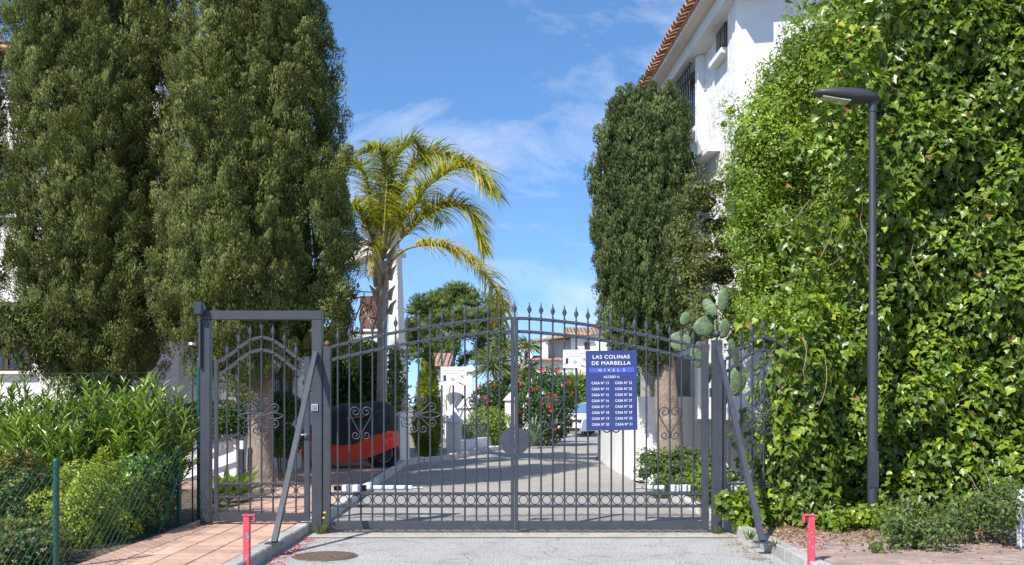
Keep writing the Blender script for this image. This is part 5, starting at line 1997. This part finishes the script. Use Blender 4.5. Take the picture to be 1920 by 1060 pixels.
ag = thing('agave', 'blue-green agave rosette at the foot of the hibiscus', 'agave', (GX(1000, 34), 34 - DG, .05))
src = None
for i in range(26):
    a = i * 2.4
    el = R(20 + 55 * (i / 26))
    D_ = np.array([[math.cos(a) * math.cos(el), math.sin(a) * math.cos(el), math.sin(el)]])
    S = Soup()
    c = np.array([[GX(1000, 34), 34 - DG, .12 + .25 * i / 26]])
    S.leaves(c, D_, np.array([[-math.cos(a) * math.sin(el), -math.sin(a) * math.sin(el), math.cos(el)]]), .85, .12, 'blade')
    S.build('leaf', M['agave'], ag)

st = thing('strap_plant', 'yellow-green strap-leaved shrub between the hibiscus and the parked car', 'plant', (GX(1092, 52), 52 - DG, .02))
S = Soup()
for k in range(30):
    c = np.array([GX(rng.uniform(1066, 1140), 52), 52 - DG + rng.uniform(-.8, .8), rng.uniform(.3, 2.6)])
    n = 70
    u = rdir(n)
    u[:, 2] = np.abs(u[:, 2]) + .15
    S.leaves(np.repeat(c[None], n, 0), u, np.cross(u, rdir(n)), rng.uniform(.6, 1.15, n), .09, 'blade')
S.build('foliage', M['strap'], st)
MB().tube([(GX(1092, 52), 52 - DG, 0), (GX(1092, 52), 52 - DG, 1.2)], .05, 8).build('stem', M['barkdark'], st)
shrub('round_bush', 'round bright green bush behind the low railing wall', (GX(916, 33.8), 33.8 - DG, .72), (.85, .7, .68), 3600, 'oval', (.05, .09), M['fine'], lumps=.12, base=.03)
shrub('clipped_shrub', 'dark clipped shrub growing over the white planter wall', (-5.45, 6.95, 1.18), (.75, .45, .36), 5200, 'oval', (.035, .06), M['dense'], lumps=.12, base=.75, stems=2)
cs = shrub('cloud_shrub', 'cloud-pruned dark shrub with two clipped balls beside the cypress trunk', (GX(527, 18.5), 7.0, 1.42), (.36, .36, .28), 2600, 'oval', (.035, .06), M['dense'], lumps=.10, base=.06, stems=3)
shrub(None, None, (GX(530, 18.5), 6.9, .82), (.38, .36, .30), 2600, 'oval', (.035, .06), M['dense'], lumps=.10, base=.06, stems=1, parent=cs)
# climbers on the terrace grille
cl = thing('climber', 'dark leafy climber hanging from the terrace wall above the motorcycle', 'climber', (-3.8, 13.2, .1))
S = Soup()
m = 6500
p = np.stack([rng.uniform(GX(625, 24.8), GX(712, 24.8), m), 13.45 - rng.random(m) ** 2 * .5, GZ(rng.uniform(640, 775, m), 24.8)], 1)
k = lump(p * 1.0, 1.6, 4) + .55 + .5 * (p[:, 2] - 2.0) > 0
p = p[k]
S.leaves(p, rng.normal(0, 1, (len(p), 3)) + [0, 0, -.5], rdir(len(p)) + [0, -1, .5], rng.uniform(.06, .11, len(p)), rng.uniform(.04, .07, len(p)), 'oval')
S.build('foliage', M['dense'], cl)
for i in range(7):
    x = GX(630 + 12 * i, 24.8)
    MB().tube([(x, 13.5, .1), (x + .08, 13.45, 1.3), (x - .03, 13.4, 2.6)], .012, 5).build('stem', M['barkdark'], cl)
cl2 = thing('climber', 'bright leafy climber on the white buttress pillar', 'climber', (GX(741, 24), 12.6, .1))
S = Soup()
m = 1100
p = np.stack([GX(742, 24.2) + rng.normal(0, .13, m), 12.62 + rng.normal(0, .08, m), GZ(rng.uniform(655, 770, m), 24.2)], 1)
S.leaves(p, rng.normal(0, 1, (m, 3)), rdir(m) + [0, -1, .5], rng.uniform(.05, .1, m), rng.uniform(.035, .06, m), 'oval')
S.build('foliage', M['ivy'], cl2)
MB().tube([(GX(738, 24.2), 12.66, .05), (GX(742, 24.2), 12.64, 2.6)], .014, 5).build('stem', M['barkdark'], cl2)

# broad-leaved plants just inside the pedestrian gate
for (px, d_, n, hgt, lab) in ((425, 14.2, 22, .62, 'broad-leaved pale green plant inside the pedestrian gate'), (450, 15.0, 18, .5, 'broad-leaved plant at the foot of the bollard light'), (404, 13.6, 16, .5, 'broad-leaved plant tucked behind the hinge side of the pedestrian gate')):
    bpn = thing('broadleaf_plant', lab, 'plant', (GX(px, d_), d_ - DG, .085), 'broad-leaved plants inside the gate')
    for i in range(n):
        a, el = rng.uniform(0, 2 * PI), rng.uniform(.5, 1.3)
        D_ = np.array([[math.cos(a) * math.cos(el), math.sin(a) * math.cos(el), math.sin(el)]])
        S = Soup()
        S.leaves(np.array([[GX(px, d_), d_ - DG, .09]]), D_, np.array([[-math.cos(a), -math.sin(a), .7]]), hgt * rng.uniform(.7, 1.1), .11, 'lance', rng.random(1))
        S.build('leaf', M['strap'], bpn)

# ------------------------------------------------------------------ oleander hedge, shrubs by the low fence
def leaf_variants(kind, mat, name, L, Wd, tones):
    out = []
    for t in tones:
        S = Soup()
        S.leaves(np.zeros((1, 3)), np.array([[1., 0, 0]]), np.array([[0, 0, 1.]]), L, Wd, kind, np.array([t]))
        o = S.build(name, mat, None, (0, 0, 0))
        out.append(o.data)
        bpy.data.objects.remove(o)
    return out


def frame_rot(D_, N_):
    x = Vector(D_).normalized()
    y = Vector(N_).cross(x).normalized()
    z = x.cross(y)
    return Matrix((x, y, z)).transposed().to_euler()


OLV = leaf_variants('lance', M['oleander'], 'leaf', .15, .030, (.15, .4, .6, .8, .95))


def oleander(label, x, y, h, r, shoots=125):
    t = thing('oleander_bush', label, 'shrub', (x, y, .085), 'oleander bushes along the chain link fence')
    C_, D_, N_, L_ = [], [], [], []
    for i in range(shoots):
        a, rr_ = rng.uniform(0, 2 * PI), r * rng.random() ** .5
        e = np.array([x + rr_ * math.cos(a) * 1.05, y + rr_ * math.sin(a), h * rng.uniform(.50, 1.0) * (1 - .18 * (rr_ / r) ** 2)])
        b0_ = np.array([x + .25 * rr_ * math.cos(a), y + .25 * rr_ * math.sin(a), .1])
        ax = (e - b0_) / np.linalg.norm(e - b0_)
        if i < 26: MB().tube([tuple(b0_), tuple((b0_ + e) / 2), tuple(e)], [.012, .009, .004], 5).build('stem', M['barkdark'], t)
        n = 26
        for j in range(n):
            f = 1 - (j / n) ** 1.2 * .62
            p = b0_ + (e - b0_) * f
            an = j * 2.2 + rng.random()
            sd = np.array([math.cos(an), math.sin(an), 0])
            el = .35 + .75 * (1 - j / n) + rng.normal(0, .2)
            d_ = sd * math.cos(el) + (ax * .7 + np.array([0, 0, .3])) * math.sin(el)
            C_.append(p)
            D_.append(d_)
            N_.append(-sd * .8 + np.array([0, 0, 1.0]) + rng.normal(0, .2, 3))
            L_.append(rng.uniform(.10, .17))
    C_, D_, N_, L_ = map(np.array, (C_, D_, N_, L_))
    front = np.argsort(C_[:, 1] - .5 * C_[:, 2])[:300]
    rest = np.ones(len(C_), bool)
    rest[front] = False
    for i in front:
        link('leaf', OLV[int(rng.integers(5))], t, C_[i], None, frame_rot(D_[i], N_[i]), (L_[i] / .15,) * 3)
    S = Soup()
    S.leaves(C_[rest], D_[rest], N_[rest], L_[rest], L_[rest] * .20, 'lance')
    S.build('foliage', M['oleander'], t, kind='stuff')


for (x, y, h, r, lab) in ((-4.18, .15, 1.78, .50, 'oleander bush squeezed against the portal frame post'), (-4.85, .35, 1.86, .58, 'oleander bush one along from the portal frame, before the fence mesh'),
                          (-5.55, .25, 1.74, .58, 'oleander bush in the middle of the hedge below the dark cypress'), (-6.25, .3, 1.86, .6, 'oleander bush at the end of the hedge by the red-tipped shrub'), (-5.1, -.45, 1.40, .45, 'shorter oleander bush growing over the yellow-green shrub')):
    oleander(lab, x, y, h, r)

shrub('golden_shrub', 'rounded yellow-green small-leaved shrub behind the low chain link fence', (-4.28, -1.25, .40), (.44, .78, .47), 16000, 'oval', (.020, .036), M['yellow'], lumps=.30, lf=3.4, base=.08, core=.80, inner=.78)
shrub('red_tipped_shrub', 'shrub with red young leaves beside the green fence post', (-4.86, -1.62, .48), (.34, .46, .52), 6500, 'oval', (.03, .055), M['photinia'], lumps=.2, lf=3, base=.08, core=.7,
      tone=lambda p, u, m: .12 + .45 * (p[:, 2] - .3) + rng.normal(0, .2, m))
shrub('low_shrub', 'low mixed green shrub hugging the chain link fence base', (-4.28, -2.75, .22), (.42, .55, .24), 4200, 'oval', (.03, .055), M['photinia'], lumps=.25, base=.07, core=.7, tone=lambda p, u, m: rng.beta(1.6, 3, m))
shrub('trailing_plant', 'small trailing plant with dry stems at the foot of the portal frame', (-4.02, -.45, .42), (.24, .72, .50), 4200, 'oval', (.03, .07), M['oleander'], lumps=.3, base=.07, core=.5)

# ------------------------------------------------------------------ ivy wall, fine-leaved shrub, olive shrub
IVT = leaf_variants('ivy', M['ivy'], 'leaf', .10, .10, (.1, .3, .45, .6, .72, .84, .94))


def ivy_y(x, z):
    """front of the ivy: bulges and hollows, spreading at the foot"""
    p = np.stack([x, np.zeros_like(x), z], 1)
    y = .42 + .30 * lump(p * [1, 1, 1.15], 1.35, 1.3) + .15 * lump(p, 3.4, 5.0)
    hol = lump(p, 1.9, 12.0)
    y = y + .40 * np.clip(hol - .45, 0, 1) + .10 * np.clip(lump(p, 5.5, 2.0), 0, 1)
    y = y - .62 / (1 + np.exp(-(x - 2.93) / .05)) * np.exp(-(np.clip(x - 3.45, 0, 9) / .3) ** 2 - (np.clip(z - 1.9, 0, 9) / .5) ** 2)
    y = y - .30 * np.exp(-(z / .35) ** 2) - .10 * np.clip(x - 4.2, 0, 3) + .30 * np.clip(3.0 - x, 0, 1)
    return np.maximum(y, np.where(np.abs(x - lx) < .28, -.18, -9))


def ivy_left(z):
    """boundary of the ivy on the side of the gate, by height"""
    return np.interp(z, [0, .5, 1.2, 1.8, 2.3, 3.0, 4.2, 6.8], [2.62, 2.72, 2.80, 2.88, 3.05, 3.55, 3.95, 4.0])


ivt = thing('ivy', 'wall of glossy ivy behind the street lamp and railing panel', 'ivy', (4.6, .6, .08))
m = 33000
x_ = rng.uniform(2.6, 7.6, m)
z_ = rng.uniform(.10, 6.9, m)
k = x_ > ivy_left(z_) + rng.normal(0, 1, m) * np.where(z_ > 2.2, .38, .12)
x_, z_ = x_[k], z_[k]
yy = ivy_y(x_, z_)
m = len(x_)
dep = rng.random(m) ** 1.6 * .34
C_ = np.stack([x_, yy + dep - .04, z_], 1)
g1 = ivy_y(x_ + .05, z_) - yy
g2 = ivy_y(x_, z_ + .05) - yy
nn = nrm(np.stack([g1 / .05, -np.ones(m), g2 / .05], 1))
N_ = nrm(nn + rng.normal(0, .50, (m, 3)) + [0, 0, .45])
D_ = np.array([0, -.25, -1.0]) + rng.normal(0, .55, (m, 3))
D_ = nrm(D_ - N_ * np.sum(D_ * N_, 1, keepdims=True))
L_ = (.045 + .075 * rng.beta(1.6, 2.2, m)) * np.where(z_ < .6, .85, 1)
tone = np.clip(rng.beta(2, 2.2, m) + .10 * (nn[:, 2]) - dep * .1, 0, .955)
odd = rng.random(m)
tone[odd < .008] = 1.0
tone[(lump(C_, 2.5, 9) > .98)] = .975
score = dep - L_ * 2 + 9 * (x_ > 5.35)
front = np.argsort(score)[:300]
rest = np.ones(m, bool)
rest[front] = False
for i in front:
    link('leaf', IVT[int(rng.integers(7))], ivt, C_[i], None, frame_rot(D_[i], N_[i]), (L_[i] / .10 * 1.05,) * 3)
S = Soup()
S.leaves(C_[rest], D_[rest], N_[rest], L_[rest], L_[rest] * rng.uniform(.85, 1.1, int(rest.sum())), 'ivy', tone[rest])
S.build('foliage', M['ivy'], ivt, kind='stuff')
# woody mass inside the ivy, shade among its stems put into the dark colour
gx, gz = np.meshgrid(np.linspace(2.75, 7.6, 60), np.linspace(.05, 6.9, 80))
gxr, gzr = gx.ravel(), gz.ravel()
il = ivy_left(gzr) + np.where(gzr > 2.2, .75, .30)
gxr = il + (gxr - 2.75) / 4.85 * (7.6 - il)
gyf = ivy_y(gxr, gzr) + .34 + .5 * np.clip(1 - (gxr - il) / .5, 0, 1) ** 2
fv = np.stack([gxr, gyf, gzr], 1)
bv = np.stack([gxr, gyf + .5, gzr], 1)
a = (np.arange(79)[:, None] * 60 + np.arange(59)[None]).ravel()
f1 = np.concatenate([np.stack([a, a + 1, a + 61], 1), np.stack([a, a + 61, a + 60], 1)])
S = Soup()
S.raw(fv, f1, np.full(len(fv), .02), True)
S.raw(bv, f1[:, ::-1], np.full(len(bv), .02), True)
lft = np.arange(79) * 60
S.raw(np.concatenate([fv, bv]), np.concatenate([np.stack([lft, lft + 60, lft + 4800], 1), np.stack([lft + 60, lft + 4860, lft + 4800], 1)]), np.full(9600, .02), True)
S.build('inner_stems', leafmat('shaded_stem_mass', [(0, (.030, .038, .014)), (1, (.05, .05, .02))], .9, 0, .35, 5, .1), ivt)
for i in range(13):                                     # bare runners
    x0_, z0_ = rng.uniform(3.2, 5.5), rng.uniform(.6, 4.2)
    pts = []
    ang = rng.uniform(-2.4, -.7)
    for j in range(6):
        yv_ = float(ivy_y(np.array([x0_]), np.array([z0_]))[0]) - .06 - .02 * j
        pts.append((x0_, yv_, z0_))
        x0_ += .11 * math.cos(ang)
        z0_ += .11 * math.sin(ang)
        ang += rng.normal(0, .25)
    MB().tube(pts, [.0045] * 5 + [.002], 5).build('runner', M['twig'], ivt)


def blob_mass(name, label, blobs, mat, kind, size, per, cat='shrub', wid=.55, base=.08, core=.78, up=.5, twigs=14, dirdown=0.0, tone=None, coremat=None, group=None):
    """one bush built of many overlapping leafy clumps; blobs: (x, y, z, rx, ry, rz)"""
    B = np.array(blobs, float)
    t = thing(name, label, cat, (B[:, 0].mean(), B[:, 1].mean(), base), group)
    S, S2 = Soup(), Soup()
    iv, if_ = ico()
    for q in B:
        c, rd = q[:3], q[3:]
        m = int(per * (rd[0] * rd[2]) / .16)
        u = rdir(int(m * 1.5))
        u = u[(u[:, 1] < .45)][:m]
        m = len(u)
        r = (.68 + .40 * rng.random(m) ** .8) * (1 + .26 * lump(u * 1.9, 1.7, c[0] * 5 + c[2]))
        p = c + u * rd * r[:, None]
        nn = nrm(u / rd)
        N_ = nrm(nn + rng.normal(0, .42, (m, 3)) + [0, -.15, up * .7])
        D_ = np.cross(N_, rdir(m)) + nn * .2 + [0, 0, -dirdown]
        L_ = rng.uniform(*size, m)
        S.leaves(p, D_, N_, L_, L_ * wid, kind, np.clip((rng.beta(2.2, 2.2, m) + rng.normal(0, .05)) if tone is None else tone(p, u, m), 0, 1))
        if core:
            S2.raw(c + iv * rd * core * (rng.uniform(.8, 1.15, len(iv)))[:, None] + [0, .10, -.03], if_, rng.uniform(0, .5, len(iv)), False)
    S.build('foliage', mat, t)
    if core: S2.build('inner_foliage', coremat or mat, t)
    for i in range(twigs):
        q = B[int(rng.integers(len(B)))]
        u = rdir(1)[0]
        u[1] = -abs(u[1])
        e = q[:3] + u * q[3:] * 1.15
        s_ = q[:3] + u * q[3:] * .5
        MB().tube([tuple(s_), tuple((s_ + e) / 2 + rng.normal(0, .02, 3)), tuple(e)], [.008, .006, .003], 5).build('twig', M['twig'], t)
    return t


def blobs_px(spots, d, rscale=1.0, ry=.5, jd=.3):
    out = []
    for (px, py, rpx) in spots:
        dd = d + rng.uniform(-jd, jd)
        w = W(px, py, dd)
        r = rpx * dd / F * rscale
        out.append((w.x, w.y, w.z, r, max(r * .9, ry * .6), r * .92))
    return out


spots = []
edge = [(-20, 1590), (60, 1500), (120, 1465), (180, 1420), (240, 1400), (300, 1375), (360, 1360), (430, 1370), (500, 1385), (570, 1385), (630, 1400)]
for py in range(-40, 640, 42):
    x0 = np.interp(py, [e[0] for e in edge], [e[1] for e in edge])
    px = x0 + 38
    while px < (1790 if py < 200 else 1720):
        spots.append((px + rng.uniform(-12, 12), py + rng.uniform(-14, 14), rng.uniform(36, 60)))
        px += 52
fb = blob_mass('privet_shrub', 'tall light green small-leaved shrub spilling over before the stucco house', blobs_px(spots, 13.6, 1.0, .4, .45), M['fine'], 'oval', (.030, .056), 1250, twigs=26, cat='shrub', core=.70)
sp2 = [(1480, 70, 26), (1465, 110, 24), (1500, 30, 28), (1372, 200, 24), (1395, 215, 26), (1415, 190, 24), (1360, 225, 18), (1440, 130, 22), (1390, 260, 30), (1372, 310, 24), (1530, 10, 30), (1550, -20, 30)]
blob_mass('privet_branch', 'loose sprays of the tall shrub reaching up the stucco wall', blobs_px(sp2, 14.4, 1.0, .2, .2), M['fine'], 'oval', (.03, .055), 520, twigs=14, core=.35, cat='branch')
sp3 = []
for py in range(350, 640, 34):
    for px in range(1275 + int(abs(py - 480) * .25), 1470, 36):
        sp3.append((px + rng.uniform(-12, 12), py + rng.uniform(-10, 10), rng.uniform(24, 38)))
blob_mass('olive_shrub', 'dull olive shrub with yellow tips between the trimmed cypress and the light green shrub', blobs_px(sp3, 15.4, 1.0, .3, .35), M['olive'], 'oval', (.03, .058), 620, core=.62, twigs=24)

# ground cover in front of the retaining wall
sp4 = []
for px in range(1205, 1345, 16):
    for py in (852, 872, 892, 908):
        if py < 890 or px > 1215: sp4.append((px + rng.uniform(-6, 6), py + rng.uniform(-5, 5), rng.uniform(11, 20)))
blob_mass('ground_cover', 'leafy ground cover heaped at the foot of the cypress trunk by the retaining wall', [(W(px, py, 17.2)[0], 5.7 - (py - 850) * .022, max(.62 - (py - 850) * .0095, .10), .16, .2, .14) for px, py, r in sp4],
          M['weed'], 'oval', (.04, .075), 900, core=.7, twigs=4, cat='plant')
blob_mass('ground_cover', 'bright ivy ground cover beside the retaining wall kerb', [(GX(1300 + 12 * i, 15), 3.0 + rng.uniform(-.6, .9), .25 + rng.uniform(0, .15), .2, .25, .2) for i in range(6)], M['ivy'], 'ivy', (.05, .08), 700, core=.6, twigs=3, cat='plant', wid=1.0)

# weeds along the ivy foot
sp5 = []
for i in range(44):
    px = rng.uniform(1650, 1930)
    d_ = rng.uniform(9.3, 10.9)
    sp5.append((GX(px, d_), d_ - DG, .12 + rng.random() * .22 + max(0, (px - 1720) / 700), .15, .15, .16))
blob_mass('weeds', 'tangle of grey-green weeds at the foot of the ivy beside the board', sp5, M['weed'], 'oval', (.025, .06), 700, core=.45, twigs=20, cat='weeds')
sp6 = [(GX(px, 11.0), 11.0 - DG + rng.uniform(-.15, .2), .14 + rng.random() * .10, .14, .14, .12) for px in range(1560, 1680, 13)]
blob_mass('ivy_runner', 'yellow-green ivy runners creeping round the lamp post foot', sp6, M['ivy'], 'ivy', (.05, .08), 620, core=.5, twigs=4, cat='ivy', wid=1.0, tone=lambda p, u, m: rng.beta(4, 2, m))
sp7 = [(GX(px, 11.3), 11.3 - DG + rng.uniform(-.05, .25), .18 + rng.random() * .22, .15, .13, .15) for px in range(1365, 1560, 13)]
blob_mass('ivy_runner', 'ivy runners along the foot of the railing panel', sp7, M['ivy'], 'ivy', (.05, .085), 560, core=.5, twigs=4, cat='ivy', wid=1.0, tone=lambda p, u, m: rng.beta(3, 2, m))

# ------------------------------------------------------------------ prickly pear
pp = thing('prickly_pear', 'prickly pear cactus rising behind the ball-capped gate post', 'cactus', (GX(1345, 13), 1.5, .08))
dpp = 13.0
MB().tube([(GX(1352, dpp), 1.55, 0), (GX(1350, dpp), 1.5, .9), tuple(W(1348, 690, dpp)), tuple(W(1342, 640, dpp))], [.09, .075, .07, .05], 10).build('trunk', M['cactusold'], pp)


def pad(px, py, w, h, rot, yaw, d=dpp, tp=0.0):
    """flat egg-shaped pad; w, h in photo pixels; rot = lean in the picture plane"""
    mb = MB()
    n, m_ = 18, 8
    hw, hh = w / 2 * d / F * .92, h / 2 * d / F * .95
    vs, fs = [], []
    for i in range(m_ + 1):
        a = -PI / 2 + PI * i / m_
        for k in range(n):
            t = 2 * PI * k / n
            cx, cz = math.cos(t), math.sin(t)
            e = hw * (1 - .16 * -cz * .9)
            vs.append((e * cx * max(math.cos(a), .01), .022 * math.sin(a) * (1.0), hh * cz * max(math.cos(a), .01)))
    for i in range(m_):
        for k in range(n): fs.append((i * n + k, i * n + (k + 1) % n, (i + 1) * n + (k + 1) % n, (i + 1) * n + k))
    mb.add(vs, fs, True)
    o = mb.build('pad', M['cactus'], pp, (0, 0, 0))
    o.location = W(px, py, d) - ORG[pp]
    o.rotation_euler = Euler((tp, rot, yaw), 'XYZ')
    # areoles
    ar = MB()
    for i in range(26):
        r_, t = rng.random() ** .5 * .88, rng.uniform(0, 2 * PI)
        x_, z_ = hw * r_ * math.cos(t), hh * r_ * math.sin(t)
        ar.ball((x_, -.021 * math.sqrt(max(1 - r_ * r_, .05)) - .001, z_), .0045, 4, 3)
    q = ar.build('areoles', M['twig'], o, (0, 0, 0))
    q.location = (0, 0, 0)
    q['kind'] = 'stuff'


for a_ in ((1356, 563, 24, 46, .12, .2, 12.9), (1331, 577, 24, 40, -.62, -.3, 12.95), (1358, 617, 27, 40, .35, .3, 12.9), (1322, 612, 50, 40, -.5, .2, 13.05),
           (1285, 598, 30, 22, -1.1, .3, 13.1), (1342, 608, 12, 44, .02, 1.2, 13.0), (1275, 641, 46, 40, .2, -.2, 13.2), (1306, 668, 48, 28, 1.4, .2, 13.15),
           (1300, 632, 30, 44, .3, .8, 13.3), (1376, 660, 22, 60, -.35, .5, 13.0), (1383, 715, 40, 60, .2, .3, 13.1), (1352, 745, 30, 50, -.2, .4, 13.2), (1330, 700, 24, 44, .3, 1.0, 13.3), (1447, 858, 24, 10, .3, .2, 11.7)):
    pad(*a_)

# ------------------------------------------------------------------ litter, petals, grass tufts
def scatter(name, n, fx, fy, z, kind, size, mat):
    S = Soup()
    x_, y_ = fx(n), fy(n)
    S.leaves(np.stack([x_, y_, z + rng.random(n) * .012], 1), rdir(n) * [1, 1, .25], np.array([0, 0, 1.0]) + rng.normal(0, .3, (n, 3)), rng.uniform(*size, n), rng.uniform(*size, n) * .6, kind)
    o = S.build(name, mat, None, kind='stuff')
    return o


tag(scatter('fallen_petals', 260, lambda n: -2.24 + np.abs(rng.normal(0, .10, n)), lambda n: rng.choice([-1.9, -1.6, -1.35, -1.0, -.6, -2.3], n) + rng.normal(0, .10, n), .006, 'oval', (.015, .035), M['petal']), 'red fallen petals gathered along the kerb by the tiles', 'petals')
tag(scatter('fallen_leaves', 3400, lambda n: rng.uniform(2.65, 5.2, n), lambda n: -.2 - np.abs(rng.normal(0, .75, n)), .10, 'oval', (.02, .05), M['dry']), 'dry brown leaf litter on the brick pavers below the ivy', 'leaf litter')
tag(scatter('leaf_litter', 260, lambda n: 2.42 - np.abs(rng.normal(0, .12, n)), lambda n: rng.uniform(-2.2, .1, n), .006, 'oval', (.012, .03), M['dry']), 'dry litter in the gutter by the brick paver kerb', 'leaf litter')
tag(scatter('gate_track_litter', 500, lambda n: rng.uniform(-2.2, 2.4, n), lambda n: rng.normal(-.08, .10, n), .012, 'oval', (.01, .024), M['dry']), 'thin dry debris along the line under the drive gate', 'leaf litter')
for (x, y, h, n, lab) in ((GX(1410, 10.2), -1.25, .16, 26, 'grass tuft at the foot of the steel brace by the pavers'), (GX(1455, 9.7), -1.75, .10, 16, 'small weed on the kerb between brace and red post'), (GX(597, 11.3), -.12, .20, 20, 'weed with yellow flowers at the foot of the portal frame'),
                          (GX(1640, 9.3), -2.2, .16, 18, 'grass tuft at the edge of the brick pavers'), (GX(1349, 11.3), -.1, .14, 18, 'grass tuft at the foot of the ball-capped post')):
    g = thing('grass_tuft', lab, 'grass', (x, y, .1), 'small weeds in the paving')
    S = Soup()
    a = rng.uniform(0, 2 * PI, n)
    D_ = np.stack([np.cos(a) * .5, np.sin(a) * .5, np.ones(n)], 1)
    S.leaves(np.stack([x + rng.normal(0, .02, n), y + rng.normal(0, .02, n), np.full(n, .095 if abs(x) > 2.4 else .005)], 1), D_, np.stack([np.cos(a), np.sin(a), np.zeros(n)], 1), h * rng.uniform(.6, 1.2, n), .012, 'blade')
    S.build('blades', M['grass'], g)
    if 'yellow' in lab:
        for (dx, dz) in ((.05, .19), (.06, .25)):
            MB().ball((x + dx, y - .02, dz), .018, 8, 5, (1, 1, .7)).build('flower', pmat('yellow_flower%d' % int(dz * 100), (.75, .55, .02), .6, 0, .1, 9), g)
# two bare stems in front of the porch arch
bs = thing('bare_shrub', 'leafless pale stems in front of the arched porch', 'shrub', (GX(846, 36), 36 - DG, 0))
for pts in ([(846, 800), (845, 760), (842, 735), (846, 712)], [(838, 775), (836, 752), (843, 735), (846, 715)], [(848, 775), (853, 760), (857, 748), (858, 738)]):
    MB().tube([W(a, b, 36) for a, b in pts], [.03, .025, .02, .012], 6).build('stem', M['twig'], bs)
